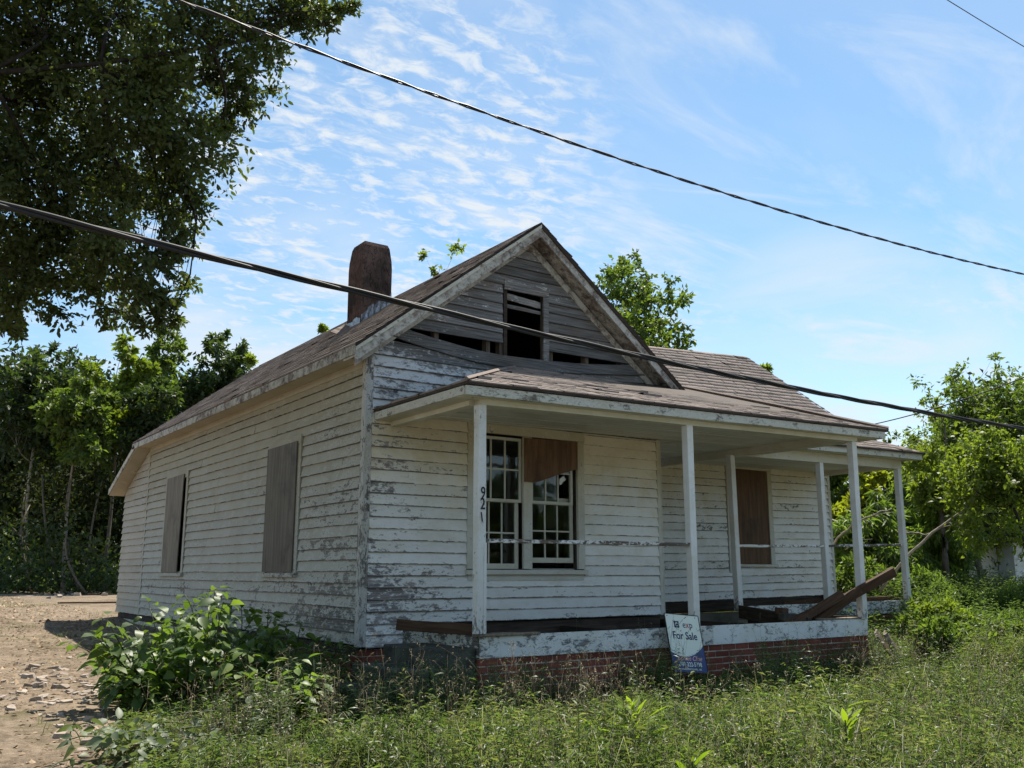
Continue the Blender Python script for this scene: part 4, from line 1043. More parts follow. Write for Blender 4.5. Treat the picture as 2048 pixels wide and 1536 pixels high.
# ------------------------------------------------------------------ foliage machinery
def unit(a): return a / (np.linalg.norm(a, axis=-1, keepdims=True) + 1e-9)
def leaf_arrays(P, D, N, L, Wd, bend=.25, fold=.15, simple=False):
    """leaves as small bent blades; returns V, T, per-vertex index of the leaf"""
    n = len(P); D = unit(D); S = unit(np.cross(D, N)); N = np.cross(S, D)
    L = np.broadcast_to(L, n)[:, None]; Wd = np.broadcast_to(Wd, n)[:, None]
    if simple:
        A = [P, P + D * L * .45 + S * Wd * .5 + N * Wd * fold, P + D * L * .45 - S * Wd * .5 + N * Wd * fold, P + D * L - N * L * bend]
        V = np.stack(A, 1).reshape(-1, 3); k = np.arange(n)[:, None] * 4
        T = np.concatenate([k + np.array([[0, 2, 3]]), k + np.array([[0, 3, 1]])], 0)
        return V, T, np.repeat(np.arange(n), 4)
    A = [P, P + D * L * .3 + S * Wd * .46 + N * Wd * fold, P + D * L * .3 - S * Wd * .46 + N * Wd * fold,
         P + D * L * .68 + S * Wd * .42 + N * (Wd * fold - L * bend * .4), P + D * L * .68 - S * Wd * .42 + N * (Wd * fold - L * bend * .4), P + D * L * .98 - N * L * bend]
    V = np.stack(A, 1).reshape(-1, 3); k = np.arange(n)[:, None] * 6
    T = np.concatenate([k + np.array([[q]]).reshape(1, 3) for q in ([0, 2, 1], [1, 2, 4], [1, 4, 3], [3, 4, 5])], 0)
    return V, T, np.repeat(np.arange(n), 6)
def randdir(rng, n): return unit(rng.normal(size=(n, 3)))
def curve_pts(a, b_, bow, n=6):
    t = np.linspace(0, 1, n)[:, None]; a = np.asarray(a, float); b_ = np.asarray(b_, float)
    return a * (1 - t) + b_ * t + np.asarray(bow, float) * 4 * t * (1 - t)
def make_tree(name, base, lobes, label, cat='tree', leaf=(.09, .05), leafmat='midleaf', n_leaf=9000, barkm='bark', trunk_r=.12, trunk_path=None,
              seed=1, group=None, simple=True, twigs=14, droop=.2, up=.6, hang=0.0, shell=.55, cluster=.16, sub=10, taper=.35, limb_k=.42, outer=(), tpow=1.0):
    """trunk and limbs reach to each lobe; leaves sit in clusters on twigs spread through the lobes"""
    rng = np.random.default_rng(seed); root = empty(name, tuple(base)); tag(root, label, cat, group)
    base = np.array(base, float)
    lobes = [(np.array(c, float), np.array(r if np.ndim(r) else (r, r, r), float)) for c, r in lobes]
    C = np.mean([c for c, r in lobes], 0); vol = np.array([np.prod(r) ** (2 / 3) for c, r in lobes]); vol /= vol.sum()
    if trunk_path is None:
        topp = np.array([C[0] * .8 + base[0] * .2, C[1] * .8 + base[1] * .2, C[2]])
        trunk_path = curve_pts(base, topp, rng.normal(size=3) * .08 * np.array([1, 1, 0]) * np.linalg.norm(topp - base), 7)
    trunk_path = np.array(trunk_path, float); nT = len(trunk_path)
    tubes = [tube_arrays(trunk_path, trunk_r * (taper + (1 - taper) * (1 - np.linspace(0, 1, nT)) ** tpow), 7)]
    tubes[0][0][:7] = trunk_path[0] + (tubes[0][0][:7] - trunk_path[0]) * 1.5
    P_, O_, A_ = [], [], []
    for (c, r), vf in zip(lobes, vol):
        i = max(1, min(nT - 1, int(np.argmin(np.linalg.norm(trunk_path - (c - np.array([0, 0, .35 * np.linalg.norm(c - trunk_path[-1])])), axis=1)))))
        s = trunk_path[i]; rl = trunk_r * limb_k * (1 - .4 * i / nT)
        pts = curve_pts(s, c, rng.normal(size=3) * .10 * np.linalg.norm(c - s), 6)
        tubes.append(tube_arrays(pts, np.linspace(rl, rl * .28, 6), 5))
        nt_ = max(3, int(twigs * len(lobes) * vf))
        d = randdir(rng, nt_); rad = (shell + (1 - shell) * rng.random(nt_) ** .6) * (1 + .28 * rng.normal(size=nt_))
        tips = c + d * r * rad[:, None]
        for tp in tips:
            s2 = pts[rng.integers(2, 6)]
            if np.linalg.norm(tp - s2) > .05:
                tubes.append(tube_arrays(curve_pts(s2, tp, rng.normal(size=3) * .08 * np.linalg.norm(tp - s2), 4), np.linspace(rl * .26, rl * .07, 4), 3))
        nl = int(n_leaf * vf)
        ti = rng.integers(0, nt_, nl)
        # every tip carries several short sprays
        spray = rng.integers(0, sub, nl)
        sd = unit(d[:, None, :] * .55 + rng.normal(size=(nt_, sub, 3)) * .75 + np.array([0, 0, -hang]))
        tpos = rng.random(nl)
        base_p = tips[ti] + sd[ti, spray] * (tpos * cluster * np.mean(r) * 2.6)[:, None] + rng.normal(size=(nl, 3)) * cluster * .16 * np.mean(r)
        P_.append(base_p); O_.append(sd[ti, spray]); A_.append(np.repeat(rng.random(1), nl) * .35 + rng.random(nt_)[ti] * .3)
    V, T = join_tubes(tubes)
    o = bpy.data.objects.new('trunk', fast_mesh('trunk', V, T, M[barkm], smooth=True)); link(o, root)
    P = np.vstack(P_); O = np.vstack(O_); A = np.concatenate(A_); n = len(P)
    D = unit(O * .6 + randdir(rng, n) * .9 + np.array([0, 0, -droop])); N = unit(randdir(rng, n) * .8 + np.array([0, 0, up]))
    sc = rng.uniform(.65, 1.25, n)
    V, T, idx = leaf_arrays(P, D, N, leaf[0] * sc, leaf[1] * sc, .18, .12, simple)
    rn = np.clip(A + rng.random(n) * .4, 0, 1)[idx]
    for c, r in outer:          # rest of a big crown, coarse leaves added beyond the frame to block skylight
        m_ = 1500; d = randdir(rng, m_); P2 = np.array(c) + d * r * (.3 + .7 * rng.random((m_, 1)) ** .5)
        V2, T2, i2 = leaf_arrays(P2, randdir(rng, m_), randdir(rng, m_), leaf[0] * 3.2, leaf[1] * 3.6, .18, .12, True)
        T = np.vstack([T, T2 + len(V)]); V = np.vstack([V, V2]); rn = np.concatenate([rn, rng.random(m_)[i2]])
    o = bpy.data.objects.new('crown', fast_mesh('crown', V, T, M[leafmat], rn)); link(o, root)
    return root
def auto_lobes(rng, c, r, n, rl):
    out = []
    for i in range(n):
        d = rng.normal(size=3); d /= np.linalg.norm(d); q = rng.random() ** .45
        out.append((np.array(c) + d * np.array(r) * q, np.array([1, 1, .8]) * rl * rng.uniform(.7, 1.25)))
    return out
def gbase(p): return (p[0], p[1], float(gz(p[0], p[1])) - .05)

# --- the big oak whose limbs hang in from beside the house
lob = []
for x, y, d, r in ((60, 60, 9.6, .75), (250, 40, 10.4, .8), (420, 60, 9.4, .6), (560, 40, 9.9, .48), (630, 20, 9.5, .28), (120, 220, 10.6, .8), (300, 200, 9.3, .66), (450, 165, 10.2, .46),
                   (60, 360, 9.4, .7), (220, 360, 10.6, .75), (380, 300, 9.6, .55), (425, 255, 10.3, .32), (110, 480, 10.4, .65), (260, 490, 9.5, .55), (345, 415, 10.1, .38), (60, 560, 9.7, .45), (190, 570, 10.2, .40),
                   (285, 590, 9.7, .30), (330, 530, 10.2, .28), (330, 660, 9.8, .20), (40, 640, 10.5, .22), (-120, 100, 10, .9), (-150, 380, 10.4, .9), (-60, 560, 11, .6), (100, -150, 10.2, .9), (350, -150, 10, .85), (560, -130, 10.3, .7), (-150, -150, 10.5, .9)):
    lob.append((onD(x, y, d), (r, r * 1.15, r * .82)))
tb = np.array((-2.6, 11.6)); tz = float(gz(*tb))
tp = np.array([(tb[0], tb[1], tz - .1), (-2.55, 11.55, .6), (-2.3, 11.4, 2.4), (-1.6, 11.0, 3.6), (-.6, 10.6, 4.4), (.6, 10.2, 5.0), (1.6, 9.9, 5.3), (2.6, 9.4, 5.6)])
make_tree('oak_tree', (tb[0], tb[1], tz), lob, 'large dark oak whose leafy limbs overhang the dirt side yard', leaf=(.078, .034), leafmat='oak', n_leaf=104000, barkm='dark_bark', trunk_r=.34, taper=.06, tpow=2.6, limb_k=.10,
          outer=[((-4.5, 7, 5.5), 1.7), ((-5.5, 10, 5), 1.9), ((-3.5, 13, 5.2), 1.8), ((-2.2, 8.5, 6.6), 1.6), ((-1.0, 12.5, 6.2), 1.6), ((-6, 13, 6.5), 1.9), ((-3.2, 5, 6.2), 1.5), ((-1.2, 6.4, 6.6), 1.3), ((.2, 9, 7.4), 1.5), ((-3.4, 10, 8.2), 1.9), ((-.6, 14.6, 5.0), 1.4)],
          trunk_path=tp, seed=3, simple=False, twigs=34, droop=.15, up=.5, cluster=.24, shell=.25, sub=12)

# --- trees along the back of the side yard
def px_tree(name, x, ytop, d, wpx, hfrac, label, mat, n, leaf, seed, nl=9, barkm='bark', lift=.45, group='trees behind the side yard', trunk_r=.09, **k):
    """tree seen at pixel column x with its top at row ytop, standing on the ground at distance d"""
    g0 = onD(x, 1146, d); base = gbase(g0); top = onD(x, ytop, d)[2]
    Wm = wpx / 1908.0 * d; H = top - base[2]
    rng = np.random.default_rng(seed); c = (g0[0], g0[1], base[2] + H * (1 - hfrac / 2)); r = (Wm / 2, Wm / 2, H * hfrac / 2)
    lb = auto_lobes(rng, c, np.array(r) * .74, nl, min(Wm * .26, H * hfrac * .30))
    lb.append(((g0[0], g0[1], top - Wm * .12), (Wm * .16, Wm * .16, Wm * .17)))
    return make_tree(name, base, lb, label, leaf=leaf, leafmat=mat, n_leaf=n, seed=seed, group=group, trunk_r=trunk_r, barkm=barkm, **k)
px_tree('tree', 60, 705, 40, 260, .56, 'tall leafy tree with thin pale lower trunk behind the dirt yard', 'darkleaf', 13000, (.30, .15), 101, nl=14, barkm='pale_bark')
px_tree('tree', 205, 690, 37, 190, .46, 'bright yellow green tree behind the dirt yard', 'lightleaf', 12000, (.26, .15), 102, nl=13)
px_tree('tree', 405, 665, 42, 165, .50, 'dense dark round tree rising beside the lean-to roof', 'darkleaf', 14000, (.24, .12), 103, nl=12, barkm='pale_bark')
px_tree('tree', 300, 640, 46, 120, .55, 'slim loose tree between the bright tree and the dark round tree', 'midleaf', 6000, (.26, .14), 104, nl=9)
px_tree('tree', 130, 740, 34, 150, .50, 'pale trunked leaning tree in front of the tall leafy tree', 'midleaf', 8000, (.24, .12), 105, nl=9, barkm='pale_bark', trunk_r=.07)
px_tree('tree', 300, 760, 36, 150, .62, 'bushy green tree next to the lean-to corner', 'darkleaf', 9000, (.24, .12), 106, nl=10)
px_tree('tree', 475, 715, 36, 60, .5, 'small light green treetop peeking over the lean-to roof', 'lightleaf', 3000, (.2, .11), 107, nl=5)
px_tree('tree', 15, 720, 44, 140, .6, 'shadowed tree beyond the tall leafy tree', 'darkleaf', 8000, (.28, .14), 108, nl=10)
# slender bare trunks one can tell apart under those crowns
for k, (xb, yb, xt, yt, d, rr_) in enumerate(((128, 1178, 85, 950, 35, .06), (68, 1175, 50, 980, 36, .05), (165, 1178, 140, 960, 34, .06), (178, 1176, 135, 1060, 33, .045), (100, 1176, 60, 1010, 37, .05), (180, 1178, 205, 960, 36, .05), (35, 1172, 5, 1040, 36, .05))):
    b0 = np.array(gbase(onD(xb, 1146, d))); t0 = onD(xt, yt, d)
    V, T = tube_arrays(curve_pts(b0, t0, NR.normal(size=3) * .3 * np.array([1, 1, .2]), 8), np.linspace(rr_, rr_ * .5, 8), 6)
    rt = empty('sapling', tuple(b0)); tag(rt, 'slender crooked bare sapling trunk in the shade behind the dirt yard', 'tree', 'bare saplings behind the dirt yard')
    o = bpy.data.objects.new('trunk', fast_mesh('trunk', V, T, M['sap_bark'], smooth=True)); link(o, rt)
    n = 110; P = t0 + NR.normal(size=(n, 3)) * np.array([.9, .9, .7]); V, T, ix = leaf_arrays(P, randdir(NR, n), randdir(NR, n), .22, .11, simple=True)
    o = bpy.data.objects.new('crown', fast_mesh('crown', V, T, M['woodleaf'], NR.random(n)[ix])); link(o, rt)
# understory mass that closes the wood
def leaf_mass(name, px, n, leaf, mat, kind='stuff', seed=1, label=None):
    rng = np.random.default_rng(seed); Ps = []
    tot = sum(w_ for *_, w_ in px)
    for (x0, x1, y0, y1, d0, d1, w_) in px:
        m_ = int(n * w_ / tot); xx = rng.uniform(x0, x1, m_); dd = rng.uniform(d0, d1, m_); yy_ = y0 + (y1 - y0) * rng.random(m_) ** .8
        yy_ = yy_ + 60 * np.sin(xx * .021 + dd) * (1 - (yy_ - y0) / (y1 - y0 + 1e-6))
        Ps.append(np.array([onD(a_, b_, c_) for a_, b_, c_ in zip(xx, yy_, dd)]))
    P = np.vstack(Ps); P[:, 2] = np.maximum(P[:, 2], gz(P[:, 0], P[:, 1]) + .02); m_ = len(P)
    cl = rng.normal(size=(m_, 3)) * .15
    V, T, ix = leaf_arrays(P + cl, unit(randdir(rng, m_) + np.array([0, 0, -.2])), unit(randdir(rng, m_) + np.array([0, 0, .5])), leaf[0] * rng.uniform(.6, 1.3, m_), leaf[1] * rng.uniform(.6, 1.3, m_), simple=True)
    o = bpy.data.objects.new(name, fast_mesh(name, V, T, M[mat], rng.random(m_)[ix])); COL.objects.link(o); tag(o, label, None, kind=kind); return o
leaf_mass('woodland', [(-200, 560, 860, 1180, 42, 60, 6), (-250, 520, 760, 1180, 52, 75, 5), (-150, 300, 1130, 1185, 38, 42, .6)], 54000, (.44, .25), 'woodleaf', seed=8, label='dark wood closing the back of the yard')
leaf_mass('undergrowth', [(-60, 240, 1085, 1182, 33, 37, 1)], 3000, (.22, .12), 'darkleaf', seed=9, label='low undergrowth at the foot of the wood')

rg0 = np.random.default_rng(4); n = 16000  # out-of-view leaf mass behind the camera, added to dim panes and front walls
P = np.stack([rg0.uniform(-22, 34, n), -17 - rg0.random(n) * 6, -1.5 + 6.2 * rg0.random(n) ** .9], 1); P[:, 2] *= .75 + .25 * np.sin(P[:, 0] * .8)
V, T, ix = leaf_arrays(P, randdir(rg0, n), randdir(rg0, n), .6, .4, simple=True)
o = bpy.data.objects.new('woodland', fast_mesh('woodland', V, T, M['darkleaf'], rg0.random(n)[ix])); COL.objects.link(o); tag(o, 'unseen wood across the street, added to darken window panes and front walls', None, kind='stuff')
# --- trees behind the house
G2 = 'trees behind the house'
px_tree('tree', 1262, 525, 27, 260, .62, 'round leafy tree showing behind the right slope of the gable', 'midleaf', 17000, (.17, .10), 121, nl=20, group=G2)
px_tree('tree', 872, 506, 30, 210, .6, 'treetop peeking over the left slope of the gable behind the chimney', 'lightleaf', 8000, (.16, .09), 122, nl=12, group=G2)
px_tree('tree', 630, 655, 33, 70, .4, 'small treetop just over the ridge left of the chimney', 'lightleaf', 2500, (.18, .10), 123, nl=5, group=G2)
px_tree('tree', 1550, 738, 30, 60, .4, 'small treetop just over the edge of the wing roof', 'lightleaf', 2500, (.18, .10), 124, nl=5, group=G2)

# --- right of the house
G3 = 'trees beyond the end porch'
px_tree('tree', 1985, 735, 22, 260, .55, 'tall dark tree with upright twigs beyond the end porch', 'midleaf', 12500, (.13, .06), 131, nl=26, group=G3, hang=-.5)
px_tree('tree', 1960, 830, 24, 320, .80, 'broad mid green tree standing under the tall dark tree', 'lightleaf', 17000, (.14, .07), 138, nl=26, group=G3)
px_tree('tree', 1893, 800, 20, 130, .72, 'airy light sapling clump just past the end porch roof', 'lightleaf', 7000, (.12, .05), 151, nl=16, group=G3, hang=-.4)
px_tree('tree', 1830, 900, 23, 150, .9, 'bushy light green tree crowding behind the last porch post', 'midleaf', 9000, (.15, .07), 152, nl=14, group=G3)
px_tree('tree', 1850, 880, 30, 200, .7, 'dark rounded tree far behind the end porch', 'darkleaf', 12000, (.20, .10), 132, nl=11, group=G3)
px_tree('tree', 1735, 930, 28, 150, .8, 'yellow green tree seen between the end posts of the porch', 'yellowleaf', 10000, (.2, .1), 133, nl=10, group=G3)
px_tree('tree', 1690, 940, 33, 160, .9, 'deep green tree filling in behind the yellow green tree', 'midleaf', 9000, (.24, .12), 137, nl=10, group=G3)
px_tree('willow_shrub', 1760, 985, 20, 190, .95, 'drooping long leaved shrub directly behind the end porch posts', 'willowleaf', 11000, (.22, .045), 134, nl=12, group=G3, droop=.8, hang=.5, trunk_r=.05)
px_tree('willow_shrub', 1870, 950, 21, 180, .95, 'drooping long leaved shrub farther out than the end porch posts', 'willowleaf', 11000, (.22, .045), 135, nl=12, group=G3, droop=.8, hang=.5, trunk_r=.05)
px_tree('tree', 2015, 850, 15.5, 230, .54, 'light leaved young tree with dark thin trunk before the pale shed', 'lightleaf', 8000, (.09, .045), 136, nl=22, group=G3, barkm='dark_bark', trunk_r=.05, simple=False)
leaf_mass('woodland', [(1600, 2350, 960, 1200, 34, 55, 5), (1950, 2350, 800, 1200, 28, 45, 4)], 30000, (.34, .18), 'woodleaf', seed=18, label='dark wood beyond the end porch and shed')

def shrub(name, px, d, hgt, wid, label, mat, n, leaf, seed, group=None, cat='shrub', stems=7, **k):
    b0 = np.array(gbase(onD(px, 1146, d))); rng = np.random.default_rng(seed)
    lb = [(b0 + np.array((rng.uniform(-.35, .35) * wid, rng.uniform(-.35, .35) * wid, hgt * rng.uniform(.45, .85))), np.array((.22 * wid, .22 * wid, .2 * hgt))) for _ in range(stems)]
    return make_tree(name, tuple(b0), lb, label, cat, leaf, mat, n, 'bark', .03, seed=seed, group=group, **k)
shrub('ferny_shrub', 1935, 13.0, .80, 1.5, 'feathery light green shrub growing in front of the pale shed', 'willowleaf', 9000, (.085, .022), 141, twigs=16)
shrub('ferny_shrub', 2070, 14.5, .95, 1.6, 'feathery light green shrub beside the thin trunked young tree', 'willowleaf', 8000, (.085, .022), 142, twigs=16)
shrub('shrub', 1880, 15.5, .8, 1.2, 'leafy shrub crowding the far end of the porch band', 'midleaf', 7000, (.10, .05), 143, twigs=16)
shrub('shrub', 1960, 11.2, .75, 1.5, 'leafy bush in the tall weeds well past the porch corner', 'midleaf', 8000, (.075, .034), 147, twigs=18)
shrub('shrub', 1850, 12.6, .85, 1.2, 'leafy bush in the tall weeds close to the end of the porch band', 'lightleaf', 6000, (.075, .03), 148, twigs=18)
shrub('shrub', 1700, 19.0, 1.3, 2.2, 'low green shrub seen through the end porch below the rail', 'midleaf', 7000, (.14, .06), 144, twigs=16)
shrub('shrub', 1800, 18.0, 1.1, 2.0, 'low bright shrub behind the last porch post', 'willowleaf', 7000, (.14, .04), 145, twigs=16)
shrub('shrub', 1850, 20.0, 1.3, 2.2, 'low dark green shrub standing left of the pale shed wall', 'midleaf', 8000, (.13, .06), 146, twigs=16)

def limb(name, pts, r0, r1, label, twigs=()):
    P = np.array([onD(x, y, d) for x, y, d in pts]); tt = np.linspace(0, 1, len(P)); fine = np.linspace(0, 1, 14)
    P = np.stack([np.interp(fine, tt, P[:, i]) for i in range(3)], 1) + NR.normal(size=(14, 3)) * .012
    tb_ = [tube_arrays(P, np.linspace(r0, r1, 14), 7)]
    for tw in twigs:
        Q_ = np.array([onD(x, y, d) for x, y, d in tw]); tb_.append(tube_arrays(Q_, np.linspace(r1 * .8, r1 * .35, len(Q_)), 5))
    V, T = join_tubes(tb_); o = bpy.data.objects.new(name, fast_mesh(name, V, T, M['pale_bark'], smooth=True)); COL.objects.link(o); tag(o, label, 'branch'); return o
limb('fallen_limb', [(1755, 1185, 16.2), (1815, 1112, 16.0), (1868, 1062, 15.8), (1925, 1022, 15.6), (1948, 1000, 15.5), (1958, 965, 15.4)], .028, .013, 'thick pale fallen limb slanting up behind the last porch post',
     [[(1880, 1055, 15.8), (1908, 1050, 15.7), (1930, 1035, 15.6), (1940, 1010, 15.5)], [(1908, 1050, 15.7), (1935, 1062, 15.6), (1960, 1063, 15.5)]])
limb('fallen_limb', [(1655, 1100, 18.0), (1690, 1063, 17.8), (1716, 1042, 17.6), (1750, 1028, 17.5), (1785, 1015, 17.4)], .024, .010, 'crooked pale limb seen between the end porch posts above the rail',
     [[(1716, 1042, 17.6), (1760, 1028, 17.6), (1790, 1024, 17.5)], [(1690, 1100, 17.7), (1720, 1080, 17.6), (1745, 1078, 17.5)]])
limb('fallen_limb', [(1795, 1063, 16.8), (1830, 1066, 16.7), (1862, 1070, 16.6)], .018, .01, 'thin pale stick lying level beside the thick fallen limb')

# --- pale shed behind the shrubs
SY = 12.6
shed = empty('shed', (24.0, 14.5, -.9)); tag(shed, 'pale clapboard shed with dark roof half hidden by shrubs', 'shed')
xa, xm, xe = onY(1892, 1150, SY)[0], onY(1998, 1150, SY)[0], 30.0
MB().box(xa, xm, SY + .02, SY + 3.5, -1.2, .72).box(xm + .16, xe, SY - .38, SY + 3.4, -1.2, .85).add('wall', M['shed_wall'], shed)
rr = random.Random(9)
for i in range(11):
    z = -.95 + .16 * i
    if z < .5:
        mb = MB().hexa([(xa, SY - .012, z), (xm, SY - .012, z), (xm, SY + .02, z), (xa, SY + .02, z), (xa, SY + .008, z + .17), (xm, SY + .008, z + .17), (xm, SY + .02, z + .17), (xa, SY + .02, z + .17)]); mb.add('clapboard', M['shed_wall'], shed)
    mb = MB().hexa([(xm + .16, SY - .412, z), (xe, SY - .412, z), (xe, SY - .38, z), (xm + .16, SY - .38, z), (xm + .16, SY - .392, z + .17), (xe, SY - .392, z + .17), (xe, SY - .38, z + .17), (xm + .16, SY - .38, z + .17)]); mb.add('clapboard', M['shed_white'], shed)
MB().box(xm, xm + .159, SY - .42, SY - .02, -1.2, .74).add('corner_board', M['shed_white'], shed)
MB().hexa([(xa + .6, SY - .65, .80), (xe, SY - .75, .86), (xe, SY + 1.6, 1.75), (xa + .6, SY + 1.6, 1.7), (xa + .6, SY - .65, .86), (xe, SY - .75, .92), (xe, SY + 1.6, 1.82), (xa + .6, SY + 1.6, 1.77)]).add('roof', M['shed_roof'], shed)

# ------------------------------------------------------------------ weeds in the front yard
def allowed(P):
    x, y = P[:, 0], P[:, 1]
    ok = np.ones(len(P), bool)
    ok &= ~((x > 4.66) & (x < 10.43) & (y > 7.17) & (y < 18)); ok &= ~((x > 4.28) & (x < 9) & (y > 8.8) & (y < 20)); ok &= ~((x > 10.4) & (x < 14.7) & (y > 9.05) & (y < 16))
    ok &= ~((x > 3.6) & (x < 4.7) & (y > 7.2) & (y < 8.2))
    return ok
def edge_keep(P, rng, soft=.5):      # weeds thin out towards the dirt yard
    x, y = P[:, 0], P[:, 1]; lim = .72 + .20 * (y - 4) + .25 * np.sin(y * 2.1)
    lim = np.where(y > 7.5, 1.65 + .28 * (y - 7.5), lim)
    return rng.random(len(P)) < np.clip((x - lim) / soft + .1, 0, 1)
def scatter(rng, n, x0, x1, y0, y1, dmin=2.9):
    P = np.stack([rng.uniform(x0, x1, n), rng.uniform(y0, y1, n)], 1); f = P @ _H[:2]; lat = P @ _R[:2]
    P = P[(f > dmin) & (np.abs(lat) < f * .62 + .6)]
    P = P[allowed(P)]; P = P[edge_keep(P, rng)]
    pat = np.sin(P[:, 0] * 3.7 + 1.9 * np.sin(P[:, 1] * 2.9)) * np.sin(P[:, 1] * 4.3 + 1.4 * np.sin(P[:, 0] * 2.2))     # thin spots between the clumps
    return P[rng.random(len(P)) < np.clip(.72 + .75 * pat, .12, 1)]
def clumpf(P): return np.clip(.18 + .9 * _clump(P), 0, 1) ** 1.3
def _clump(P): return .5 + .5 * np.sin(P[:, 0] * 1.7 + 1.1 * np.sin(P[:, 1] * 1.3)) * np.cos(P[:, 1] * 1.9 + .8 * np.sin(P[:, 0] * 2.3))
def weeds(name, P, rng, h, nl, leaf, mat, label, lean=.35, simple=False, up=.25, stem_r=.0022, bend=.35):
    n = len(P); z = gz(P[:, 0], P[:, 1]); B = np.column_stack([P, z - .01])
    H = h(P) * rng.uniform(.55, 1.2, n); az = rng.uniform(0, 2 * np.pi, n); ln = rng.uniform(.1, 1, n) * lean
    Tp = B + np.column_stack([np.cos(az) * ln * H, np.sin(az) * ln * H, H * np.sqrt(1 - (ln * .8) ** 2)])
    # stems: two-segment three-sided
    mid = B * .5 + Tp * .5 + np.column_stack([np.zeros(n), np.zeros(n), H * .06])
    rings = []
    for c, r in ((B, stem_r), (mid, stem_r * .8), (Tp, stem_r * .4)):
        for k in range(3):
            th = 2 * np.pi * k / 3; rings.append(c + np.array([math.cos(th) * r, math.sin(th) * r, 0]))
    Vs = np.stack(rings, 1).reshape(-1, 3); kk = np.arange(n)[:, None] * 9; Ts = []
    for s in (0, 3):
        for k in range(3): a0, a1 = s + k, s + (k + 1) % 3; Ts += [kk + np.array([[a0, a1, a1 + 3]]), kk + np.array([[a0, a1 + 3, a0 + 3]])]
    Ts = np.concatenate(Ts, 0); rs = np.repeat(rng.random(n) * .5 + .2, 9)
    # leaves
    t = (np.arange(nl)[None, :] + rng.random((n, nl))) / nl; t = .12 + .88 * t
    pos = B[:, None, :] * (1 - t[..., None]) + Tp[:, None, :] * t[..., None] + np.array([0, 0, 1.0]) * (H[:, None] * .24 * t * (1 - t))[..., None]
    la = az[:, None] + np.arange(nl)[None, :] * 2.4 + rng.normal(size=(n, nl)) * .4
    D = np.stack([np.cos(la), np.sin(la), up + rng.normal(size=(n, nl)) * .3], -1).reshape(-1, 3)
    N = unit(np.array([0, 0, 1.0]) + rng.normal(size=(n * nl, 3)) * .45)
    sc = (rng.uniform(.6, 1.25, (n, nl)) * (1.05 - .35 * t)).ravel()
    V, T, ix = leaf_arrays(pos.reshape(-1, 3), D, N, leaf[0] * sc, leaf[1] * sc, bend, .2, simple)
    rl = np.clip(np.repeat(rng.random(n), nl) * .6 + rng.random(n * nl) * .4, 0, 1)[ix]
    V2 = np.vstack([Vs, V]); T2 = np.vstack([Ts, T + len(Vs)])
    o = bpy.data.objects.new(name, fast_mesh(name, V2, T2, M[mat], np.concatenate([rs, rl]))); COL.objects.link(o); tag(o, label, None, kind='stuff'); return o
def blades(name, P, rng, h, wdt, mat, label, lean=.6):
    n = len(P); B = np.column_stack([P, gz(P[:, 0], P[:, 1]) - .01]); H = h(P) * rng.uniform(.4, 1.25, n); az = rng.uniform(0, 2 * np.pi, n)
    d = np.column_stack([np.cos(az), np.sin(az), np.zeros(n)]); s = np.column_stack([-np.sin(az), np.cos(az), np.zeros(n)]); ln = (rng.random(n) * lean)[:, None]
    W_ = wdt * rng.uniform(.6, 1.3, n)[:, None]; Hc = H[:, None]; zz_ = np.array([[0, 0, 1.0]])
    m1 = B + zz_ * Hc * .45 + d * ln * Hc * .18; m2 = B + zz_ * Hc * .82 + d * ln * Hc * .55; tp_ = B + zz_ * Hc * (1 - .35 * ln) + d * ln * Hc * 1.05
    A = [B - s * W_ * .5, B + s * W_ * .5, m1 - s * W_ * .5, m1 + s * W_ * .5, m2 - s * W_ * .35, m2 + s * W_ * .35, tp_]
    V = np.stack(A, 1).reshape(-1, 3); k = np.arange(n)[:, None] * 7
    T = np.concatenate([k + np.array([q]) for q in ([0, 1, 3], [0, 3, 2], [2, 3, 5], [2, 5, 4], [4, 5, 6])], 0)
    o = bpy.data.objects.new(name, fast_mesh(name, V, T, M[mat], np.repeat(rng.random(n), 7))); COL.objects.link(o); tag(o, label, None, kind='stuff'); return o
rg = np.random.default_rng(77)
def front_h(P):
    x, y = P[:, 0], P[:, 1]
    h = .20 + .125 * np.clip(6.7 - y, 0, 2.6) * np.clip((x - 1.5) / 1.6, .25, 1)
    h = h * (.40 + .85 * clumpf(P) * (.75 + .5 * np.sin(x * 5.3 + 2 * np.sin(y * 4.1)) * np.sin(y * 5.9))) + .20 * np.clip((x - 8) / 3, 0, 1)
    return np.maximum(.08, h)
Pw = scatter(rg, 19500, 0.8, 12.5, 1.6, 8.9)
weeds('weeds', Pw, rg, front_h, 20, (.064, .0100), 'weed', 'tangle of narrow leaved weeds filling the front yard', up=.35, bend=.35, simple=True, lean=.55, stem_r=.0017)
Pw = scatter(rg, 6000, 0.8, 13, 1.6, 8.9); Pw = Pw[clumpf(Pw + 1.7) > .5]
weeds('weeds', Pw, rg, lambda P: front_h(P) * .9, 16, (.050, .019), 'weed', 'broader leaved weeds in patches of the front yard', up=.3, bend=.25, simple=True, stem_r=.0017)
Pw = scatter(rg, 7200, 1.5, 13, 1.6, 8.0); Pw = Pw[clumpf(Pw + 5.2) > .55]
weeds('weeds', Pw, rg, lambda P: front_h(P) * 1.15, 18, (.070, .0105), 'grass', 'pale green leafy weeds in patches of the front yard', up=.6, bend=.4, simple=True, lean=.6, stem_r=.0017)
Pw = scatter(rg, 1100, 1.6, 13, 2.0, 6.6)
weeds('weeds', Pw, rg, lambda P: .12 + front_h(P) * 1.2, 22, (.075, .011), 'weed', 'taller single weeds standing out of the front yard tangle', up=.5, bend=.4, stem_r=.0022, lean=.7)
Pw = scatter(rg, 30000, 10.3, 24, 2.0, 16.0)
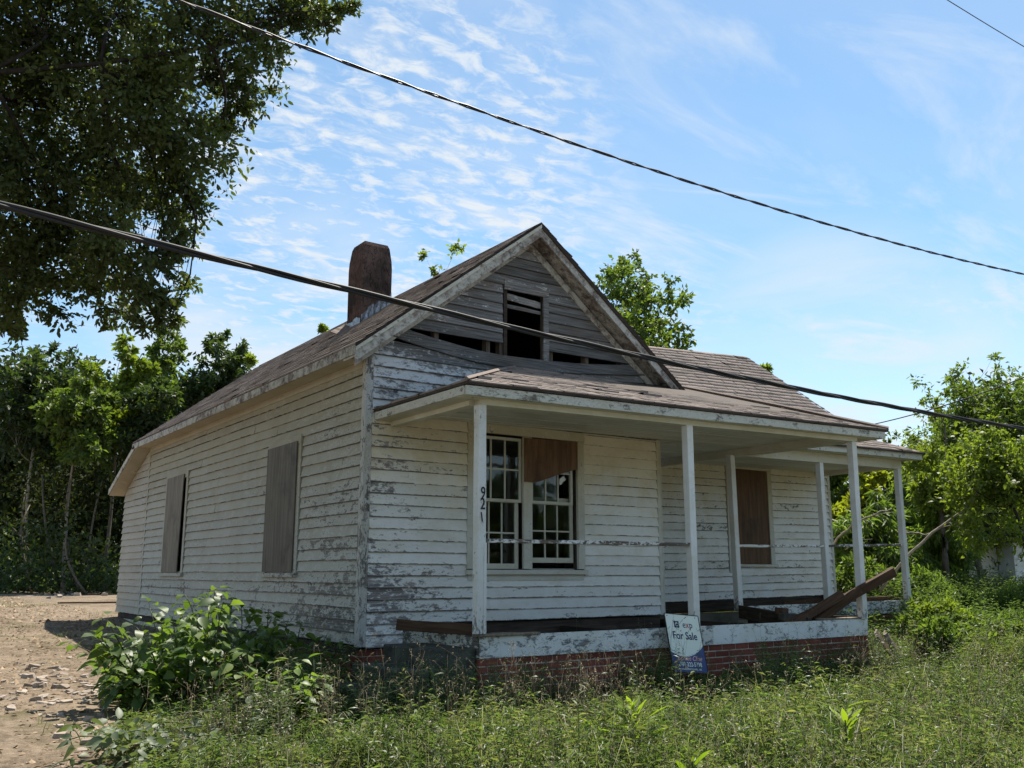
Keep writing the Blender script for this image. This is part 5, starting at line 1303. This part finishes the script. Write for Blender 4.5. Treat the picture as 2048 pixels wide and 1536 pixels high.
weeds('weeds', Pw, rg, lambda P: (1 - .6 * np.clip((11.2 - P[:, 0]) / .6, 0, 1) * (P[:, 1] > 6.4)) * (.34 + .40 * clumpf(P) + .34 * np.clip((P[:, 0] - 11.0) / 2.5, 0, 1)), 14, (.078, .0165), 'weed', 'tall weeds spreading past the end of the porch', simple=True, up=.4, bend=.35, lean=.5)
cl_ = [(6.45, 6.88, 80, .20), (8.5, 6.85, 70, .25), (9.7, 6.85, 70, .25), (5.0, 6.75, 60, .22), (4.3, 6.85, 110, .28), (3.75, 7.0, 80, .2), (3.45, 7.7, 110, .25), (3.6, 8.5, 120, .3), (4.0, 9.3, 110, .25), (4.05, 10.2, 90, .25), (2.6, 6.9, 80, .35), (7.9, 6.5, 60, .3), (10.9, 6.3, 90, .35), (11.6, 7.4, 110, .4)]
Pw = np.vstack([np.column_stack([rg.normal(a_, c_, n_), rg.normal(b_, c_ * .7, n_)]) for a_, b_, n_, c_ in cl_]); Pw = Pw[allowed(Pw)]
weeds('weeds', Pw, rg, lambda P: np.full(len(P), .46), 22, (.075, .0125), 'weed', 'clumps of taller weeds rising along the porch bricks and steps', up=.4, bend=.4, lean=.5, stem_r=.002)
Pg = scatter(rg, 36000, 0.6, 13, 1.6, 8.9)
blades('grass', Pg, rg, lambda P: front_h(P) * 1.0, .0048, 'grass', 'long grass blades in the front yard', lean=1.25)
Pg = scatter(rg, 9000, -1, 3.4, 5, 12); Pg2 = np.stack([rg.uniform(-4, 4.2, 12000), rg.uniform(5, 34, 12000)], 1)
nz = np.sin(Pg2[:, 0] * 2.1 + 1.7 * np.sin(Pg2[:, 1] * .9)) * np.cos(Pg2[:, 1] * 1.3); Pg2 = Pg2[nz > .30]
blades('grass', np.vstack([Pg, Pg2[allowed(Pg2)]]), rg, lambda P: np.full(len(P), .10), .006, 'grass', 'thin short grass tufts on the dirt yard', lean=1.2)
# seed stalks standing against the porch edge
def stalks(name, P, rng, h, label, mat='dry'):
    tubes = []; n = len(P); heads = []
    for x, y in P:
        z = float(gz(x, y)); H = h * rng.uniform(.6, 1.15); d = rng.normal(size=2) * .10 * H
        p = curve_pts((x, y, z), (x + d[0], y + d[1], z + H), (rng.normal() * .02, rng.normal() * .02, 0), 5); tubes.append(tube_arrays(p, np.linspace(.0015, .0007, 5), 3))
        for q in range(rng.integers(3, 7)):
            s = p[rng.integers(2, 5)]; e = s + np.array((rng.normal() * .05, rng.normal() * .05, rng.uniform(.03, .12))); tubes.append(tube_arrays(np.array([s, (s + e) / 2 + (0, 0, .005), e]), [.0008, .0007, .0005], 3)); heads += [e] * 3
    V, T = join_tubes(tubes); heads = np.array(heads); m_ = len(heads)
    V3, T3, ix = leaf_arrays(heads + rng.normal(size=(m_, 3)) * .006, randdir(rng, m_), randdir(rng, m_), .016, .006, simple=True)
    V2 = np.vstack([V, V3]); T2 = np.vstack([T, T3 + len(V)]); rn = np.concatenate([np.full(len(V), .3), rng.random(m_)[ix]])
    o = bpy.data.objects.new(name, fast_mesh(name, V2, T2, M[mat], rn)); COL.objects.link(o); tag(o, label, None, kind='stuff')
Ps = np.stack([rg.uniform(5.2, 9.9, 34), rg.uniform(6.55, 7.1, 34)], 1); Ps = Ps[(Ps[:, 0] < 6.9) | (Ps[:, 0] > 7.6)]; Ps[:12, 0] = rg.normal(6.55, .16, 12)
stalks('seed_stalks', Ps, rg, .72, 'thin branching seed stalks standing before the porch bricks', 'weed')
Ps = scatter(rg, 2600, 1.6, 14, 2.2, 6.75); Ps = Ps[(Ps[:, 0] < 5.6) | (Ps[:, 0] > 7.7) | (Ps[:, 1] < 5.0)][:1000]
stalks('seed_stalks', Ps, rg, .56, 'pale dry seed stalks rising out of the weeds', 'dry')

# --- leaf litter on the dirt
n = 22000; P = np.stack([rg.uniform(-4, 4.2, n), rg.uniform(4.5, 34, n) ** 1.0], 1); P = P[allowed(P)]; n = len(P)
B = np.column_stack([P, gz(P[:, 0], P[:, 1]) + .006]); D = randdir(rg, n); D[:, 2] *= .15; N = unit(np.array([0, 0, 1.0]) + rg.normal(size=(n, 3)) * .3)
V, T, ix = leaf_arrays(B, D, N, rg.uniform(.02, .075, n), rg.uniform(.01, .035, n), .1, .1, simple=True)
o = bpy.data.objects.new('leaf_litter', fast_mesh('leaf_litter', V, T, M['litter'], rg.random(n)[ix])); COL.objects.link(o); tag(o, 'dry leaf litter and chips on the dirt yard', None, kind='stuff')

n = 5000; P = np.stack([rg.uniform(-4, 4.1, n), 4.5 + 30 * rg.random(n) ** 1.5], 1); P = P[allowed(P)]; P = P[rg.random(len(P)) < .35 + .65 * (np.sin(P[:, 0] * 3.1) * np.sin(P[:, 1] * 1.7) > 0)]; n = len(P)
B = np.column_stack([P, gz(P[:, 0], P[:, 1])]); r_ = (rg.uniform(.006, .03, n) * (1 + (P[:, 1] - 5) * .05))[:, None]; q_ = rg.normal(size=(n, 4, 3)) * .25
A = [B + r_ * (np.array(v) + q_[:, i]) for i, v in enumerate(((1, 0, -.1), (-.6, .9, -.1), (-.6, -.9, -.1), (0, 0, .8)))]
k = np.arange(n)[:, None] * 4; T = np.concatenate([k + np.array([q]) for q in ([0, 1, 3], [1, 2, 3], [2, 0, 3])], 0)
o = bpy.data.objects.new('rubble', fast_mesh('rubble', np.stack(A, 1).reshape(-1, 3), T, M['litter'], np.repeat(rg.random(n), 4))); COL.objects.link(o); tag(o, 'clods and small rubble strewn over the dirt yard', None, kind='stuff')
# --- broken stones on the dirt
stone_me = []
for s in range(7):
    rr = random.Random(300 + s); k = rr.randint(5, 7); V = []
    ang = sorted(rr.uniform(0, 2 * math.pi) for _ in range(k)); ang = [2 * math.pi * i / k + rr.uniform(-.3, .3) for i in range(k)]
    for zz_, sc in ((0, 1.0), (.28 + rr.random() * .2, .86)):
        for a_ in ang: q = (.75 + .4 * rr.random()) * sc; V.append((q * math.cos(a_), .7 * q * math.sin(a_), zz_ + rr.uniform(-.06, .06)))
    Fc = [tuple(range(k))[::-1], tuple(range(k, 2 * k))] + [(i, (i + 1) % k, (i + 1) % k + k, i + k) for i in range(k)]
    stone_me.append(mesh_from('stone', V, Fc, M['stone']))
rr = random.Random(77)
def stone_at(x, y, s, label, group):
    o = bpy.data.objects.new('broken_stone', rr.choice(stone_me)); o.scale = (s * rr.uniform(.7, 1.2), s, s * rr.uniform(.9, 1.9)); o.location = (x, y, float(gz(x, y)) - .22 * s)
    o.rotation_euler = (rr.uniform(-.25, .25), rr.uniform(-.25, .25), rr.uniform(0, 6.28)); COL.objects.link(o); tag(o, label, 'stone', group)
for k in range(150):
    px = (rr.gauss(95, 75), rr.gauss(1380, 22)); r_ = ray(*px); q = r_ * (-1.11 / r_[2])
    if -1 < q[0] < 3.0: stone_at(q[0], q[1], rr.uniform(.02, .085) , 'pale broken stone piece in the rubble patch beside the leafy bush', 'rubble beside the bush')
for k in range(16):
    px = (rr.gauss(190, 40), rr.gauss(1462, 12)); r_ = ray(*px); q = r_ * (-1.15 / r_[2]); stone_at(q[0], q[1], rr.uniform(.03, .075), 'flat pale stone half sunk in the grass by the wilted cuttings', 'stones by the wilted cuttings')
for k in range(34):
    px = (rr.uniform(0, 240), rr.gauss(1190, 4)); r_ = ray(*px); q = r_ * (-.74 / r_[2]); stone_at(q[0], q[1], rr.uniform(.08, .22), 'grey stone in the rubble row at the foot of the wood', 'rubble row by the wood')
q = onD(190, 1206, 24); o = plank('fallen_plank', (q[0] - .8, q[1] + .3, float(gz(q[0], q[1])) + .04), (q[0] + 1.4, q[1] - .6, float(gz(q[0], q[1])) + .04), .12, .04, M['brown_wood']); tag(o, 'brown plank lying on the dirt behind the lean-to corner', 'plank')

# --- broad leaved bush by the side wall (leaves are single objects)
def big_leaf_mesh(seed, L=1.0, Wd=.62):
    rr = random.Random(seed); V = []; Fc = []; prof = [(0, .02), (.10, .55), (.28, .95), (.50, .98), (.72, .70), (.90, .28), (1.0, .0)]
    bend = rr.uniform(.12, .38); fold = rr.uniform(.12, .3)
    for t, wv in prof:
        z = -bend * t * t; wob = rr.uniform(-.02, .02)
        V += [(-wv * Wd / 2, t * L, z + fold * wv * Wd / 2 + wob), (0, t * L, z), (wv * Wd / 2, t * L, z + fold * wv * Wd / 2 - wob)]
    for i in range(len(prof) - 1):
        k = 3 * i; Fc += [(k, k + 1, k + 4, k + 3), (k + 1, k + 2, k + 5, k + 4)]
    return V, Fc
bl_me = [mesh_from('leaf', *big_leaf_mesh(s), M['bush_single'], True) for s in range(6)]
wl_me = [mesh_from('leaf', *big_leaf_mesh(s + 20, 1, .5), M['wilt_single'], True) for s in range(5)]
fl_me = [mesh_from('leaf', *big_leaf_mesh(s + 40, 1, .26), M['fern_single'], True) for s in range(4)]
def place_leaf(me, parent, p, d, s, rr, flip=.35):
    d = Vector(d).normalized(); upv = Vector((rr.gauss(0, flip), rr.gauss(0, flip), 1)).normalized(); x = d.cross(upv).normalized(); zv = x.cross(d)
    mtx = Matrix(((x.x, d.x, zv.x, p[0]), (x.y, d.y, zv.y, p[1]), (x.z, d.z, zv.z, p[2]), (0, 0, 0, 1))) @ Matrix.Diagonal((s, s, s, 1))
    o = bpy.data.objects.new('leaf', me); COL.objects.link(o); o.parent = parent; o.matrix_parent_inverse = Matrix.Translation(parent.location).inverted(); o.matrix_basis = mtx
def leafy_plant(name, b0, canes, label, me, size, leaves, seed, cat='bush', matstuff='bush', extra=0, group=None):
    rr = random.Random(seed); root = empty(name, tuple(b0)); tag(root, label, cat, group); tubes = []; spots = []
    for (tx, ty, tz_, off) in canes:
        s = Vector(b0) + Vector((off[0], off[1], 0)); s.z = float(gz(s.x, s.y)) - .02; e = Vector((tx, ty, tz_))
        p = curve_pts(s, e, (rr.gauss(0, .04), rr.gauss(0, .04), .12 * (e - s).length), 9); tubes.append(tube_arrays(p, np.linspace(.010, .003, 9), 5))
        m_ = int(leaves * rr.uniform(.8, 1.2))
        for q in range(m_):
            t = .22 + .78 * (q + rr.random()) / m_; i = min(7, int(t * 8)); f = t * 8 - i; pt = p[i] * (1 - f) + p[i + 1] * f
            a_ = q * 2.4 + rr.gauss(0, .5); d = (math.cos(a_), math.sin(a_), rr.gauss(.15, .3)); pet = .05 + .05 * rr.random(); e2 = pt + np.array(d) * pet
            tubes.append(tube_arrays(np.array([pt, (pt + e2) / 2 + (0, 0, .006), e2]), [.0022, .0018, .0014], 3)); spots.append((e2, d, size * rr.uniform(.55, 1.25) * (1.1 - .3 * t)))
    V, T = join_tubes(tubes); o = bpy.data.objects.new('stem', fast_mesh('stem', V, T, M['weed'], np.full(len(V), .3), True)); link(o, root)
    rr.shuffle(spots)
    for pt, d, s in spots[:290]: place_leaf(rr.choice(me), root, pt, (d[0], d[1], d[2] - .35), s, rr)
    if len(spots) > 290:
        sp = spots[290:]; P = np.array([q[0] for q in sp]); D = np.array([(q[1][0], q[1][1], q[1][2] - .35) for q in sp]); S = np.array([q[2] for q in sp]); r2 = np.random.default_rng(seed)
        V, T, ix = leaf_arrays(P, D, unit(np.array([0, 0, 1.]) + r2.normal(size=(len(P), 3)) * .3), S, S * .6, .25, .2)
        o = bpy.data.objects.new('foliage', fast_mesh('foliage', V, T, M[matstuff], r2.random(len(P))[ix])); link(o, root); o['kind'] = 'stuff'
    return root
rr = random.Random(5)
def cane_px(lst, z0=-1.1):
    out = []
    for x, y, d, ox, oy in lst: q = onD(x, y, d); out.append((q[0], q[1], q[2], (ox, oy)))
    return out
b0 = (2.75, 8.7, float(gz(2.75, 8.7)))
cl = []
for k in range(58):
    x = rr.uniform(200, 600); ymin = 1180 + abs(x - 425) * .42; y = rr.uniform(ymin, ymin + 110); d = rr.uniform(7.9, 9.8); q = onD(x, y, d)
    if q[0] > 4.15: continue
    cl.append((q[0], q[1], q[2], ((q[0] - b0[0]) * .55, (q[1] - b0[1]) * .6)))
cl += cane_px([(430, 1178, 9.2, .1, .1), (370, 1190, 8.8, 0, 0), (480, 1205, 9.4, .3, .3), (300, 1215, 8.6, -.2, 0), (215, 1240, 8.2, -.4, -.1), (190, 1275, 8.0, -.4, -.2), (150, 1290, 8.1, -.5, -.1), (190, 1345, 7.8, -.4, -.3)])
leafy_plant('broadleaf_bush', b0, cl, 'broad leaved green bush growing against the side wall', bl_me, .15, 24, 5)
b1 = (3.45, 8.15, float(gz(3.45, 8.15))); cl = []
for k in range(12):
    x = rr.uniform(440, 640); y = rr.uniform(1320, 1400); q = onD(x, y, rr.uniform(7.2, 8.0)); cl.append((q[0], q[1], q[2], ((q[0] - b1[0]) * .6, (q[1] - b1[1]) * .6)))
leafy_plant('broadleaf_plant', b1, cl, 'low broad leaved plant spreading between the bush and the steps', bl_me, .115, 12, 6, cat='plant')
b2 = (3.75, 9.6, float(gz(3.75, 9.6))); cl = []
for k in range(12):
    x = rr.uniform(500, 690); y = rr.uniform(1215, 1300); q = onD(x, y, rr.uniform(9.2, 10.2)); q[0] = min(q[0], 4.15); cl.append((q[0], q[1], q[2], ((q[0] - b2[0]) * .6, (q[1] - b2[1]) * .6)))
leafy_plant('broadleaf_plant', b2, cl, 'shaded broad leaved plant tucked close under the side wall', bl_me, .13, 13, 7, cat='plant')
# wilted cuttings heaped on the grass
q = onD(300, 1512, 7.0); b3 = np.array((q[0], q[1], float(gz(q[0], q[1])))); wc_ = empty('wilted_cuttings', tuple(b3)); tag(wc_, 'heap of wilted grey green cut leaves lying on the grass', 'cuttings')
tubes = []
for k in range(290):
    x = min(460, max(140, rr.gauss(300, 80))); y = rr.gauss(1512, 14); r_ = ray(x, y); p = r_ * (-1.16 / r_[2]); p[2] = float(gz(p[0], p[1])) + rr.uniform(.06, .22)
    place_leaf(rr.choice(wl_me), wc_, p, (rr.gauss(0, 1), rr.gauss(0, 1), rr.gauss(-.1, .25)), rr.uniform(.055, .11), rr, .9)
    if k % 6 == 0: e = p + np.array((rr.gauss(0, .2), rr.gauss(0, .2), rr.uniform(-.1, .02))); V, T = tube_arrays(curve_pts(p, e, (0, 0, .02), 4), [.005, .004, .004, .003], 4); link(bpy.data.objects.new('stem', fast_mesh('stem', V, T, M['weed'], np.full(len(V), .4), True)), wc_)
# bright sword leaved weeds
def bright(px, py, z, label, n, size, seed):
    r_ = ray(px, py); p = r_ * (z / r_[2]); rr2 = random.Random(seed); root = empty('bright_weed', (p[0], p[1], float(gz(p[0], p[1])))); tag(root, label, 'plant')
    g_ = float(gz(p[0], p[1])); tubes = [tube_arrays(curve_pts((p[0], p[1], g_), (p[0], p[1], p[2] + .02), (.01, .01, 0), 5), [.006] * 5, 5)]
    for k in range(n):
        a_ = k * 2.4 + rr2.gauss(0, .3); rad = rr2.uniform(.0, .09); s = (p[0] + math.cos(a_) * rad, p[1] + math.sin(a_) * rad, p[2] - .16 + .22 * k / n)
        place_leaf(rr2.choice(fl_me), root, s, (math.cos(a_), math.sin(a_), rr2.uniform(.5, 1.6)), size * rr2.uniform(.6, 1.25), rr2)
    V, T = join_tubes(tubes); o = bpy.data.objects.new('stem', fast_mesh('stem', V, T, M['weed'], np.full(len(V), .5), True)); link(o, root)
bright(1265, 1432, -.84, 'bright yellow green sword leaved weed in the grass before the for sale sign', 44, .15, 1)
bright(1215, 1462, -.95, 'small yellow green weed beside the larger bright sword leaved weed', 18, .12, 2)
bright(1690, 1430, -.85, 'bright yellow green weed before the right half of the brick porch', 24, .12, 3)
bright(1385, 1520, -.92, 'bright low weed in the nearest grass in front of the sign', 18, .11, 4)
